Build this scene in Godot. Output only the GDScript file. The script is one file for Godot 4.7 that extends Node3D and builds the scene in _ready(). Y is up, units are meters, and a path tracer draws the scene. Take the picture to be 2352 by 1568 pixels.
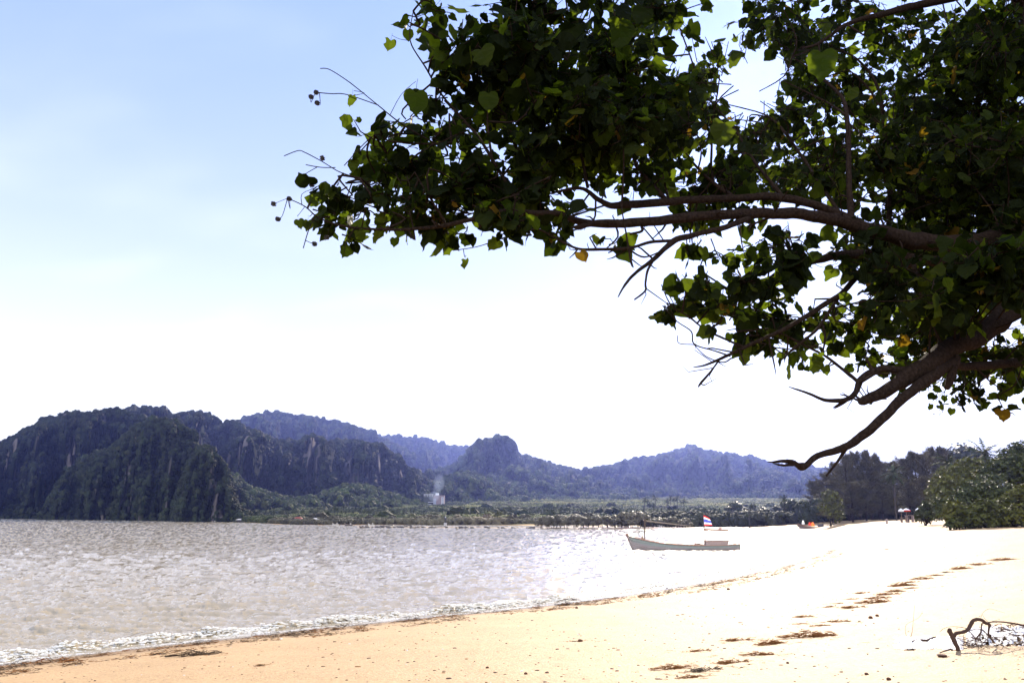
extends Node3D
# A tropical beach at low tide, seen from under a leaning shore tree. x right, y up, the camera looks along -z.
# Distances are metres; ground plan points are Vector2(x, d) with d = -z.

const HALF_W := 1176.0
const HALF_H := 784.0
const LENS := 1892.7
const EYE := 3.0
var pitch := atan(0.2113)
var rng := RandomNumberGenerator.new()
var M := {}
var names := {}
var shore: PackedVector2Array
var sun_dir: Vector3

# ---------------------------------------------------------------- small helpers
func at(x: float, y: float, d: float) -> Vector3:      # the point d metres out on the line of sight that was measured as (x, y)
	var cx := (x - HALF_W) / LENS
	var cy := (HALF_H - y) / LENS
	var k := d / (cos(pitch) - cy * sin(pitch))
	return Vector3(cx * k, EYE + (sin(pitch) + cy * cos(pitch)) * k, -d)

func on_level(x: float, y: float, h: float) -> Vector3:      # where that line meets the level h
	var p := at(x, y, 100.0)
	var k := (h - EYE) / (p.y - EYE)
	return Vector3(p.x * k, h, -100.0 * k)

func on_ground(x: float, y: float) -> Vector3:
	var h := 0.5
	var p := Vector3.ZERO
	for i in 24:
		p = on_level(x, y, h)
		h = lerpf(h, minf(ground_height(p.x, -p.z), 2.7), 0.6)
	return Vector3(p.x, ground_height(p.x, -p.z), p.z)

func rf(a: float, b: float) -> float:
	return rng.randf_range(a, b)

func lin(r: float, g: float, b: float, a := 1.0) -> Color:
	var c := Color(r, g, b).linear_to_srgb()
	c.a = a
	return c

func numbered(called: String) -> String:
	var n: int = names.get(called, -1) + 1
	names[called] = n
	return called if n == 0 else "%s_%03d" % [called, n]

func tag(o: Node, label: String, category: String, group := "", kind := "") -> Node:
	o.set_meta("label", label)
	if category:
		o.set_meta("category", category)
	if group:
		o.set_meta("group", group)
	if kind:
		o.set_meta("kind", kind)
	return o

func thing(called: String, label: String, category: String, where: Vector3, turn := 0.0, group := "") -> Node3D:
	var o := Node3D.new()
	o.name = numbered(called)
	add_child(o, true)
	o.position = where
	o.rotation.y = turn
	tag(o, label, category, group)
	return o

func put(called: String, mesh: Mesh, mat: Material, parent: Node3D = self, where := Vector3.ZERO) -> MeshInstance3D:
	var o := MeshInstance3D.new()
	o.name = numbered(called) if parent == self else called
	o.mesh = mesh
	if mat:
		o.material_override = mat
	parent.add_child(o, true)
	o.position = where
	return o

func scatter(called: String, mesh: Mesh, mat: Material, places: Array, parent: Node3D = self, tints: Array = []) -> MultiMeshInstance3D:
	var mm := MultiMesh.new()
	mm.transform_format = MultiMesh.TRANSFORM_3D
	mm.use_colors = not tints.is_empty()
	mm.mesh = mesh
	mm.instance_count = places.size()
	for i in places.size():
		mm.set_instance_transform(i, places[i])
		if tints:
			mm.set_instance_color(i, tints[i])
	var o := MultiMeshInstance3D.new()
	o.name = numbered(called) if parent == self else called
	o.multimesh = mm
	if mat:
		o.material_override = mat
	parent.add_child(o, true)
	o.set_meta("kind", "stuff")
	return o

func duplicate_thing(src: Node3D, label: String, where: Vector3, turn := 0.0, size := 1.0, group := "") -> Node3D:
	var c: Node3D = src.duplicate()
	c.name = numbered(String(src.name).rstrip("0123456789").trim_suffix("_"))
	add_child(c, true)
	c.position = where
	c.rotation.y = turn
	c.scale = Vector3.ONE * size
	c.set_meta("label", label)
	if group:
		c.set_meta("group", group)
	return c

func noise(seed_: int, freq: float, octaves := 3, ridged := false) -> FastNoiseLite:
	var n := FastNoiseLite.new()
	n.seed = seed_
	n.noise_type = FastNoiseLite.TYPE_SIMPLEX_SMOOTH
	n.frequency = freq
	n.fractal_type = FastNoiseLite.FRACTAL_RIDGED if ridged else FastNoiseLite.FRACTAL_FBM
	n.fractal_octaves = octaves
	return n

func tex(seed_: int, freq: float, octaves: int, lo: Color, hi: Color, mid := Color(0, 0, 0, 0), size := 512) -> NoiseTexture2D:
	var t := NoiseTexture2D.new()
	t.width = size
	t.height = size
	t.seamless = true
	t.noise = noise(seed_, freq, octaves)
	var g := Gradient.new()
	g.set_color(0, lo)
	g.set_color(1, hi)
	if mid.a > 0.0:
		g.add_point(0.5, mid)
	t.color_ramp = g
	return t

func bump(seed_: int, freq: float, octaves: int, strength: float, size := 512) -> NoiseTexture2D:
	var t := NoiseTexture2D.new()
	t.width = size
	t.height = size
	t.seamless = true
	t.as_normal_map = true
	t.bump_strength = strength
	t.noise = noise(seed_, freq, octaves)
	return t

func mat(color: Color, rough := 0.8, spec := 0.4) -> StandardMaterial3D:
	var m := StandardMaterial3D.new()
	m.albedo_color = color
	m.roughness = rough
	m.metallic_specular = spec
	return m

func tri_map(m: StandardMaterial3D, scale: float, world := true) -> StandardMaterial3D:
	m.uv1_triplanar = true
	m.uv1_world_triplanar = world
	m.uv1_scale = Vector3.ONE * scale
	return m

# A collector of triangles with per-vertex normals and colours
class Soup:
	var v := PackedVector3Array()
	var n := PackedVector3Array()
	var c := PackedColorArray()
	var ix := PackedInt32Array()
	var col := Color.WHITE
	func vert(p: Vector3, nn: Vector3) -> int:
		v.push_back(p)
		n.push_back(nn)
		c.push_back(col)
		return v.size() - 1
	func face(a: int, b: int, d: int) -> void:      # wound so that the face looks the way its normals point
		var g := (v[d] - v[a]).cross(v[b] - v[a])
		if g.dot(n[a] + n[b] + n[d]) < 0.0:
			ix.append_array([a, d, b])
		else:
			ix.append_array([a, b, d])
	func flat(p: Vector3, q: Vector3, r: Vector3) -> void:
		var nn := (r - p).cross(q - p).normalized()
		var a := vert(p, nn)
		vert(q, nn)
		vert(r, nn)
		ix.append_array([a, a + 1, a + 2])
	func quad(p: Vector3, q: Vector3, r: Vector3, s: Vector3) -> void:
		flat(p, q, r)
		flat(p, r, s)
	func box(center: Vector3, size: Vector3, basis := Basis.IDENTITY) -> void:
		var h := size / 2.0
		for axis in 3:
			for sgn in [-1.0, 1.0]:
				var nn := Vector3.ZERO
				nn[axis] = sgn
				var u := Vector3.ZERO
				u[(axis + 1) % 3] = 1.0
				var w := Vector3.ZERO
				w[(axis + 2) % 3] = 1.0
				var ids := []
				for k in [[-1, -1], [1, -1], [1, 1], [-1, 1]]:
					ids.append(vert(center + basis * ((nn + u * k[0] + w * k[1]) * h), basis * nn))
				face(ids[0], ids[1], ids[2])
				face(ids[0], ids[2], ids[3])
	func tube(pts: Array, radii: Array, sides := 7, wobble := 0.0, rnd: RandomNumberGenerator = null) -> void:
		var last := Vector3.ZERO
		var prev := []
		for i in pts.size():
			var t: Vector3 = (pts[mini(i + 1, pts.size() - 1)] - pts[maxi(i - 1, 0)]).normalized()
			if last == Vector3.ZERO:
				last = t.cross(Vector3.UP if absf(t.y) < 0.9 else Vector3.RIGHT).normalized()
			last = (last - t * last.dot(t)).normalized()
			var w := t.cross(last)
			var ring := []
			for k in sides:
				var a := TAU * k / sides
				var nn := last * cos(a) + w * sin(a)
				var r: float = radii[i]
				if wobble > 0.0:
					r *= 1.0 + rnd.randf_range(-wobble, wobble)
				ring.append(vert(pts[i] + nn * r, nn))
			if prev:
				for k in sides:
					var k2 := (k + 1) % sides
					face(prev[k], prev[k2], ring[k2])
					face(prev[k], ring[k2], ring[k])
			prev = ring
			if i == 0 or i == pts.size() - 1:
				var nn := -t if i == 0 else t
				var hub := vert(pts[i] + nn * radii[i] * 0.3, nn)
				for k in sides:
					face(hub, ring[k], ring[(k + 1) % sides])
	func mesh() -> ArrayMesh:
		var a := []
		a.resize(Mesh.ARRAY_MAX)
		a[Mesh.ARRAY_VERTEX] = v
		a[Mesh.ARRAY_NORMAL] = n
		a[Mesh.ARRAY_COLOR] = c
		a[Mesh.ARRAY_INDEX] = ix
		var m := ArrayMesh.new()
		if ix.size():
			m.add_surface_from_arrays(Mesh.PRIMITIVE_TRIANGLES, a)
		return m

# a sheet of nx by ny points with smooth normals; faces may be left out
func sheet(pts: PackedVector3Array, nx: int, ny: int, cols: PackedColorArray, skip: PackedByteArray = PackedByteArray(), away := Vector3.UP, given := PackedVector3Array()) -> ArrayMesh:
	var nor := PackedVector3Array()
	nor.resize(pts.size())
	for j in ny:
		var j0 := maxi(j - 1, 0) * nx
		var j1 := mini(j + 1, ny - 1) * nx
		for i in nx:
			var a := pts[j * nx + mini(i + 1, nx - 1)] - pts[j * nx + maxi(i - 1, 0)]
			var b := pts[j1 + i] - pts[j0 + i]
			var n := b.cross(a)
			nor[j * nx + i] = n.normalized()
	var flip := nor[(ny / 2) * nx + nx / 2].dot(away) < 0.0
	if flip:
		for i in nor.size():
			nor[i] = -nor[i]
	if given.size():
		nor = given
	var ix := PackedInt32Array()
	for j in ny - 1:
		for i in nx - 1:
			var a := j * nx + i
			if skip.size() and skip[a] and skip[a + 1] and skip[a + nx] and skip[a + nx + 1]:
				continue
			var b := a + 1
			var c := a + nx + 1
			var d := a + nx
			var g := (pts[c] - pts[a]).cross(pts[b] - pts[a])
			if g.dot(nor[a] + nor[c]) < 0.0:
				ix.append_array([a, c, b, a, d, c])
			else:
				ix.append_array([a, b, c, a, c, d])
	var arr := []
	arr.resize(Mesh.ARRAY_MAX)
	arr[Mesh.ARRAY_VERTEX] = pts
	arr[Mesh.ARRAY_NORMAL] = nor
	if cols.size():
		arr[Mesh.ARRAY_COLOR] = cols
	arr[Mesh.ARRAY_INDEX] = ix
	var m := ArrayMesh.new()
	m.add_surface_from_arrays(Mesh.PRIMITIVE_TRIANGLES, arr)
	return m

func smooth_line(p: Array, steps: int) -> Array:      # Catmull-Rom through points (Vector2, Vector3 or float)
	var out := []
	for i in p.size() - 1:
		var a = p[maxi(i - 1, 0)]
		var b = p[i]
		var c = p[i + 1]
		var e = p[mini(i + 2, p.size() - 1)]
		for k in steps:
			var t := float(k) / steps
			out.append(0.5 * (2.0 * b + (c - a) * t + (2.0 * a - 5.0 * b + 4.0 * c - e) * t * t + (3.0 * b - a - 3.0 * c + e) * t * t * t))
	out.append(p[p.size() - 1])
	return out

# ---------------------------------------------------------------- the lie of the land
var sd_grid := PackedFloat32Array()
const SX0 := -140.0
const SD0 := -40.0
const SNX := 281
const SNY := 361

func shore_exact(x: float, d: float) -> float:      # metres inland (+) or out to sea (-)
	var best := 1e12
	var sgn := 1.0
	var p := Vector2(x, d)
	for i in shore.size() - 1:
		var a := shore[i]
		var ab := shore[i + 1] - a
		var t := clampf((p - a).dot(ab) / ab.length_squared(), 0.0, 1.0)
		var q := a + ab * t - p
		var l := q.length_squared()
		if l < best:
			best = l
			sgn = 1.0 if ab.cross(p - a) < 0.0 else -1.0
	return sqrt(best) * sgn

func shore_distance(x: float, d: float) -> float:
	var u := x - SX0
	var w := d - SD0
	if u < 0.0 or w < 0.0 or u >= SNX - 1.01 or w >= SNY - 1.01:
		return shore_exact(x, d)
	var i := int(u)
	var j := int(w)
	var k := j * SNX + i
	u -= i
	w -= j
	return lerpf(lerpf(sd_grid[k], sd_grid[k + 1], u), lerpf(sd_grid[k + SNX], sd_grid[k + SNX + 1], u), w)

var dune: FastNoiseLite
var ripple: FastNoiseLite
func ground_of(x: float, d: float, s: float) -> float:
	if s < 0.0:
		return maxf(-6.0, 0.055 * s)
	var far := smoothstep(205.0, 245.0, d)
	var h := 0.0
	h = 2.3 * (1.0 - exp(-s * lerpf(0.1, 0.32, smoothstep(30.0, 75.0, d)) / 2.3))
	h = lerpf(h, minf(0.35 + 0.004 * s, 0.02 * s), far)
	if d > 420.0:
		h += 0.028 * (d - 420.0) * smoothstep(0.0, 160.0, s)
	h += 0.05 * dune.get_noise_2d(x, d) * clampf(s * 0.4, 0.0, 1.0)
	if d < 60.0 and s > 0.4:
		h += 0.012 * ripple.get_noise_2d(x, d) * clampf(s * 0.4, 0.0, 1.0)
	return h

func ground_height(x: float, d: float) -> float:
	return ground_of(x, d, shore_distance(x, d))

func shore_point(m: float) -> Array:      # [point, inland direction] m metres along the near shore from its first bend in view
	var left := m
	for i in range(3, shore.size() - 1):
		var ab := shore[i + 1] - shore[i]
		if left < ab.length():
			var t := ab.normalized()
			return [shore[i] + t * left, Vector2(t.y, -t.x)]
		left -= ab.length()
	return [shore[shore.size() - 1], Vector2.RIGHT]

func _ready() -> void:
	rng.seed = 7
	set_camera_and_light()
	make_materials()
	lay_out_shore()
	build_ground()
	build_water()
	build_hills()
	build_plain()
	build_far_shore()
	build_right_trees()
	build_boats()
	build_shore_tree()
	build_beach_things()

func set_camera_and_light() -> void:
	var cam := Camera3D.new()
	cam.name = "camera"
	cam.fov = 45.0
	cam.near = 0.1
	cam.far = 12000.0
	add_child(cam)
	cam.position = Vector3(0, EYE, 0)
	cam.rotation.x = pitch
	cam.current = true
	sun_dir = (at(1722, 193, 100) - Vector3(0, EYE, 0)).normalized()
	var sun := DirectionalLight3D.new()
	sun.name = "sun"
	sun.light_energy = 1.6
	sun.light_color = Color(1.0, 0.95, 0.87)
	sun.light_angular_distance = 0.5
	sun.shadow_enabled = true
	add_child(sun)
	sun.look_at_from_position(sun_dir * 100.0, Vector3.ZERO)
	var e := Environment.new()
	e.background_mode = Environment.BG_SKY
	e.tonemap_mode = Environment.TONE_MAPPER_LINEAR
	e.tonemap_exposure = 2.0
	e.sdfgi_enabled = true
	e.ssao_enabled = true
	e.ssil_enabled = true
	e.volumetric_fog_enabled = true
	e.volumetric_fog_density = 0.0001
	e.volumetric_fog_albedo = Color(0.58, 0.65, 1.0)
	e.volumetric_fog_anisotropy = 0.74
	var sky := Sky.new()
	sky.sky_material = make_sky()
	e.sky = sky
	var we := WorldEnvironment.new()
	we.name = "air"
	we.environment = e
	add_child(we)

func make_sky() -> PanoramaSkyMaterial:
	var w := 1024
	var h := 512
	var img := Image.create(w, h, false, Image.FORMAT_RGBAF)
	var cirrus := noise(31, 1.0, 4)
	for j in h:
		var up := PI * (0.5 - (j + 0.5) / h)
		var y := sin(up)
		for i in w:
			var a := TAU * ((i + 0.5) / w - 0.5)
			var dir := Vector3(sin(a) * cos(up), y, -cos(a) * cos(up))
			var c: Color
			if y > 0.0:
				var cosg := dir.dot(sun_dir)
				var air := 1.0 - exp(-0.115 / ((y + 0.05) * (y + 0.35)))      # how much bright air lies along the line of sight
				var blue := Vector3(0.035, 0.14, 0.43)
				var white := Vector3(0.90, 0.93, 0.97)
				var v := blue.lerp(white, air)
				var g := 0.70
				var hg := (1.0 - g * g) / pow(1.0 + g * g - 2.0 * g * cosg, 1.5)
				v += Vector3(0.105, 0.104, 0.10) * hg * (0.75 + 0.5 * air)      # light scattered forward round the sun
				var g2 := 0.86
				v += Vector3(0.066, 0.064, 0.060) * (1.0 - g2 * g2) / pow(1.0 + g2 * g2 - 2.0 * g2 * cosg, 1.5)
				if y > 0.02:
					var q := Vector2(dir.x, dir.z) / (y + 0.12)
					var cl := smoothstep(0.0, 0.95, cirrus.get_noise_2d(q.x * 0.9 + 0.6 * q.y, q.y * 1.9 - 0.5 * q.x) + 0.1)
					v += Vector3(0.055, 0.048, 0.038) * cl * smoothstep(0.02, 0.15, y)
				c = Color(v.x, v.y, v.z)
			else:
				c = Color(0.30, 0.29, 0.27)
			img.set_pixel(i, j, c)
	var m := PanoramaSkyMaterial.new()
	m.panorama = ImageTexture.create_from_image(img)
	return m

func make_materials() -> void:
	var s := mat(Color.WHITE, 0.72, 0.32)
	s.vertex_color_use_as_albedo = true
	s.albedo_texture = tex(3, 0.012, 5, Color(0.84, 0.83, 0.82), Color(1, 1, 1), Color(0.94, 0.935, 0.93), 1024)
	s.normal_enabled = true
	s.normal_texture = bump(4, 0.03, 5, 5.0, 1024)
	s.normal_scale = 1.3
	tri_map(s, 0.55)
	M.sand = s
	var wt := mat(lin(0.34, 0.268, 0.15), 0.10, 0.66)
	wt.normal_enabled = true
	wt.normal_texture = bump(9, 0.03, 5, 9.0, 512)
	wt.normal_scale = 0.7
	tri_map(wt, 0.9)
	wt.uv1_scale = Vector3(0.45, 0.9, 1.1)
	M.water = wt
	M.foam = mat(lin(0.85, 0.84, 0.80), 0.5, 0.5)
	M.foam.backlight_enabled = true
	M.foam.backlight = Color(1.0, 0.99, 0.96)
	var hill := mat(Color.WHITE, 0.95, 0.1)
	hill.vertex_color_use_as_albedo = true
	M.hill = hill
	var fol := mat(Color.WHITE, 0.75, 0.25)
	fol.vertex_color_use_as_albedo = true
	fol.backlight_enabled = true
	fol.backlight = Color(0.36, 0.36, 0.18)
	M.canopy = fol
	M.forest = fol.duplicate()
	M.forest.backlight = Color(0.13, 0.15, 0.06)
	var bark := mat(lin(0.042, 0.029, 0.023), 0.9, 0.1)
	bark.vertex_color_use_as_albedo = true
	bark.albedo_texture = tex(12, 0.02, 5, Color(0.5, 0.48, 0.46), Color(1.0, 0.98, 0.95), Color(0.78, 0.75, 0.72))
	bark.normal_enabled = true
	bark.normal_texture = bump(13, 0.05, 5, 16.0)
	tri_map(bark, 4.0)
	M.bark = bark
	M.leaf = []
	for k in [[0.008, 0.011, 0.003, 0.040, 0.62, 1.0, 0.04], [0.006, 0.008, 0.003, 0.014, 0.58, 1.0, 0.04], [0.010, 0.014, 0.003, 0.15, 0.70, 1.0, 0.04], [0.04, 0.024, 0.004, 0.20, 1.0, 0.62, 0.03]]:  # leaves in sun and in shade told apart by colour; last one yellowed
		var l := mat(lin(k[0], k[1], k[2]), 0.55, 0.07)
		l.backlight_enabled = true
		l.backlight = lin(k[4] * k[3], k[5] * k[3], k[6] * k[3])
		M.leaf.append(l)
	var gl := mat(Color.WHITE, 0.46, 0.32)
	gl.vertex_color_use_as_albedo = true
	gl.backlight_enabled = true
	gl.backlight = Color(0.52, 0.54, 0.12)
	M.gloss_leaf = gl
	var vc := mat(Color.WHITE, 0.7, 0.4)
	vc.vertex_color_use_as_albedo = true
	M.paint = vc
	var pl := mat(Color.WHITE, 0.7, 0.12)
	pl.vertex_color_use_as_albedo = true
	pl.backlight_enabled = true
	pl.backlight = Color(0.10, 0.13, 0.04)
	M.palm = pl
	var wd := mat(lin(0.09, 0.055, 0.04), 0.9, 0.2)
	wd.normal_enabled = true
	wd.normal_texture = bump(21, 0.05, 4, 8.0)
	tri_map(wd, 6.0)
	M.dead_wood = wd
	M.weed = mat(lin(0.22, 0.10, 0.03), 0.85, 0.2)
	M.weed.backlight_enabled = true
	M.weed.backlight = lin(0.30, 0.14, 0.04)
	M.weed_dark = mat(lin(0.05, 0.028, 0.012), 0.75, 0.35)
	var cl := mat(Color.WHITE, 0.8, 0.2)
	cl.vertex_color_use_as_albedo = true
	cl.backlight_enabled = true
	cl.backlight = Color(0.5, 0.5, 0.5)
	M.cloth = cl

func lay_out_shore() -> void:
	dune = noise(41, 0.16, 3)
	ripple = noise(42, 1.3, 3)
	var line := [Vector2(-75, -60), Vector2(-38, -18), Vector2(-20, 6)]
	for q in [[0, 1526], [300, 1490], [600, 1457], [900, 1425], [1200, 1396], [1380, 1374], [1500, 1357], [1700, 1322], [1820, 1293], [1885, 1272], [1915, 1255], [1920, 1241], [1912, 1230], [1895, 1221], [1878, 1215]]:
		var p := on_level(q[0], q[1], 0.0)
		line.append(Vector2(p.x, -p.z))
	line.append_array([Vector2(68, 226), Vector2(45, 229), Vector2(22, 240), Vector2(0, 262), Vector2(-40, 278), Vector2(-75, 285)])
	for q in [[590, 1201.3], [500, 1197.5], [400, 1195.5], [200, 1192.5], [0, 1190.2]]:
		var p := on_level(q[0], q[1], 0.0)
		line.append(Vector2(p.x, -p.z))
	line.append_array([Vector2(-1000, 1050), Vector2(-1900, 1000)])
	shore = PackedVector2Array(smooth_line(line, 3))
	sd_grid.resize(SNX * SNY)
	for j in SNY:
		for i in SNX:
			sd_grid[j * SNX + i] = shore_exact(SX0 + i, SD0 + j)

func build_ground() -> void:
	var angles := []
	for a in [-80.0, -65.0, -55.0, -48.0]:
		angles.append(a)
	for i in 380:
		angles.append(-42.0 + 84.0 * i / 379.0)
	for a in [48.0, 55.0, 65.0, 80.0]:
		angles.append(a)
	var rings := [0.4, 1.0, 2.0]
	for i in 230:
		rings.append(3.0 * pow(25.0, i / 229.0))
	for i in range(1, 60):
		rings.append(75.0 * pow(60.0, i / 59.0))
	var near := rings.filter(func(r): return r < 262.0)
	var rest := rings.filter(func(r): return r > 250.0)
	rest[0] = near[near.size() - 1]
	var o := put("beach", land(near, angles), M.sand)
	tag(o, "pale orange sand beach sloping from the right down to the sea", "beach", "", "structure")
	o = put("coastal_plain", land(rest, angles), M.hill)
	tag(o, "flat green land behind the far shore, rising slowly to the hills", "plain", "", "structure")
	# one great sheet below it all, out past everything that is seen
	var g := PlaneMesh.new()
	g.size = Vector2(16000, 16000)
	var base := put("ground", g, mat(lin(0.12, 0.10, 0.06), 0.95, 0.1), self, Vector3(0, -6.6, 0))
	tag(base, "dull brown ground below the sea and the land behind", "ground", "", "structure")

func land(rings: Array, angles: Array) -> ArrayMesh:
	var pts := PackedVector3Array()
	var cols := PackedColorArray()
	var tone := noise(44, 0.5, 3)
	for r in rings:
		for a in angles:
			var x: float = r * tan(deg_to_rad(a))
			var d: float = r
			var s := shore_distance(x, d)
			pts.push_back(Vector3(x, ground_of(x, d, s), -d))
			var dry := Vector3(0.50, 0.325, 0.158) * (1.0 + 0.07 * tone.get_noise_2d(x, d))
			var wet := Vector3(0.26, 0.165, 0.085)
			var c := wet.lerp(dry, smoothstep(0.3, 2.6, s + 0.5 * tone.get_noise_2d(x * 0.5, d * 0.5)))
			if d > 236.0:
				c = c.lerp(Vector3(0.05, 0.055, 0.02), smoothstep(3.0, 14.0, s) * smoothstep(236.0, 262.0, d))
			cols.push_back(Color(c.x, c.y, c.z))
	return sheet(pts, angles.size(), rings.size(), cols)

func build_water() -> void:
	var cols_px := [-5200.0, -2600.0, -1300.0, -600.0, -250.0]
	for i in 690:
		cols_px.append(-70.0 + i * 3.4)
	cols_px.append_array([2500.0, 3200.0])
	var rows := []
	var y := 1600.0
	while y > 1186.5:
		rows.append(EYE * LENS / (y - 1184.0))
		y -= 1.25 if y > 1210.0 else 0.6
	rows.append(2600.0)
	rows.append(4200.0)
	var nx := cols_px.size()
	var pts := PackedVector3Array()
	var skip := PackedByteArray()
	var nor := PackedVector3Array()
	var big := noise(51, 1.0, 3)
	var small := noise(52, 1.0, 3)
	var lump := noise(53, 0.35, 2)
	for d in rows:
		for px in cols_px:
			var x: float = (px - HALF_W) / LENS * d * 0.9789
			var s := shore_distance(x, d)
			var calm := clampf(-(s + 0.25) / 3.0, 0.0, 1.0)
			var u: float = x * 0.96 + d * 0.28
			var w: float = d * 0.96 - x * 0.28
			var h := 0.0
			if s < 1.0:
				h += 0.15 * calm * big.get_noise_2d(u * 0.17, w * 0.7)
				h += 0.085 * clampf(calm + 0.12, 0.0, 1.0) * small.get_noise_2d(u * 1.0, w * 2.9)
				var q := s + 1.15 + 0.35 * lump.get_noise_2d(x, d)
				var crest := 0.5 + 0.7 * lump.get_noise_2d(x * 1.7 + 40.0, d * 1.7)
				h += 0.21 * clampf(crest, 0.1, 1.0) * exp(-q * q / (0.05 if q > 0.0 else 0.30)) * clampf(1.3 - d / 90.0, 0.0, 1.0)
			pts.push_back(Vector3(x, h, -d))
			skip.push_back(1 if s > 3.0 else 0)
			# the slope of the chop, taken finer than the sheet's points lie
			var e := 0.07
			var k1 := 0.15 * calm
			var k2 := 0.085 * clampf(calm + 0.12, 0.0, 1.0)
			var b0: float = k1 * big.get_noise_2d(u * 0.17, w * 0.7) + k2 * small.get_noise_2d(u * 1.0, w * 2.9)
			var bu: float = k1 * big.get_noise_2d((u + e) * 0.17, w * 0.7) + k2 * small.get_noise_2d((u + e) * 1.0, w * 2.9)
			var bw: float = k1 * big.get_noise_2d(u * 0.17, (w + e) * 0.7) + k2 * small.get_noise_2d(u * 1.0, (w + e) * 2.9)
			var gu := 0.5 * (bu - b0) / e
			var gw := 0.5 * (bw - b0) / e
			if s > -3.0 and d < 90.0:
				var ds := (shore_distance(x + 0.1, d) - s) / 0.1
				var dsd := (shore_distance(x, d + 0.1) - s) / 0.1
				var q := s + 1.15 + 0.35 * lump.get_noise_2d(x, d)
				var crest := clampf(0.5 + 0.7 * lump.get_noise_2d(x * 1.7 + 40.0, d * 1.7), 0.1, 1.0)
				var wd := 0.05 if q > 0.0 else 0.30
				var g := -2.0 * q / wd * 0.21 * crest * exp(-q * q / wd)
				nor.push_back(Vector3(-(gu * 0.96 - gw * 0.28) - g * ds, 1.0, (gu * 0.28 + gw * 0.96) + g * dsd).normalized())
			else:
				nor.push_back(Vector3(-(gu * 0.96 - gw * 0.28), 1.0, gu * 0.28 + gw * 0.96).normalized())
	var o := put("sea", sheet(pts, nx, rows.size(), PackedColorArray(), skip, Vector3.UP, nor), M.water)
	tag(o, "choppy brown sea of small waves filling the bay", "sea", "", "structure")
	# the breaking edge: heaps of froth on the last wave, and a thin lace at the wash line
	var blob := froth()
	var places := []
	var edge := noise(54, 0.35, 2)
	for k in 60000:
		var m := pow(rng.randf(), 1.25) * 98.0 - 6.0
		var sp := shore_point(maxf(m, 0.0))
		var p: Vector2 = sp[0]
		if m < 0.0:
			p += (shore[4] - shore[3]).normalized() * m
		var inland: Vector2 = sp[1]
		var lace := rng.randf() < 0.3
		var off := -1.05 + rf(-0.85, 0.8) * rf(0.1, 1.0) - 0.35 * lump.get_noise_2d(p.x, p.y)
		if lace:
			off = -0.02 + rf(-0.14, 0.12) + 0.3 * edge.get_noise_2d(p.x * 1.5, p.y * 1.5)
		p += inland * off
		var crest := clampf(0.5 + 0.7 * lump.get_noise_2d(p.x * 1.7 + 40.0, p.y * 1.7), 0.1, 1.0)
		var r := rf(0.006, 0.016) if lace else rf(0.008, 0.032) * (0.6 + 0.5 * crest)
		var y0 := maxf(ground_of(p.x, p.y, shore_distance(p.x, p.y)), 0.0)
		if not lace:
			y0 += rf(-0.02, 0.23) * crest * exp(-pow(off + 1.0, 2.0) * 6.0)
		places.append(Transform3D(Basis.from_euler(Vector3(rf(0, TAU), rf(0, TAU), 0)).scaled(Vector3(r * 1.6, r * (0.35 if lace else 0.6), r * 1.2) if k % 5 > 1 else Vector3(r * 3.2, r * 0.5, r * 2.2)), Vector3(p.x, y0, -p.y)))
	tag(scatter("shore_foam", blob, M.foam, places), "white froth of the small wave breaking along the beach", "foam")

	# sand still wet and shining from the last wash
	var strip := PackedVector3Array()
	var wn := noise(55, 0.3, 3)
	for j in 7:
		for i in 520:
			var sp := shore_point(i * 0.24)
			var p: Vector2 = sp[0] + sp[1] * lerpf(-0.55, 0.62 + 0.30 * wn.get_noise_2d(i * 0.24, 3.0), j / 6.0)
			strip.push_back(Vector3(p.x, maxf(ground_height(p.x, p.y), ground_of(p.x, p.y, 0.0) - 0.03) + (0.005 if j < 6 else -0.006), -p.y))
	tag(put("wet_sand", sheet(strip, 520, 7, PackedColorArray()), mat(lin(0.22, 0.15, 0.085), 0.16, 0.6)), "dark shining strip of wet sand at the wash line", "wet sand", "", "structure")

func froth() -> ArrayMesh:
	var s := Soup.new()
	var rings := 5
	var n := noise(5, 1.3, 2)
	var idx := []
	for j in rings + 1:
		var row := []
		for i in 8:
			var a := TAU * i / 8.0
			var b := PI * (float(j) / rings - 0.5)
			var p := Vector3(cos(a) * cos(b), sin(b), sin(a) * cos(b))
			row.append(s.vert(p * (1.0 + 0.45 * n.get_noise_3dv(p * 1.4)), p))
		idx.append(row)
	for j in rings:
		for i in 8:
			s.face(idx[j][i], idx[j][(i + 1) % 8], idx[j + 1][(i + 1) % 8])
			s.face(idx[j][i], idx[j + 1][(i + 1) % 8], idx[j + 1][i])
	return s.mesh()

# ---------------------------------------------------------------- hills and forest
var clump_mesh: ArrayMesh
var leafy_mesh: ArrayMesh

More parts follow.
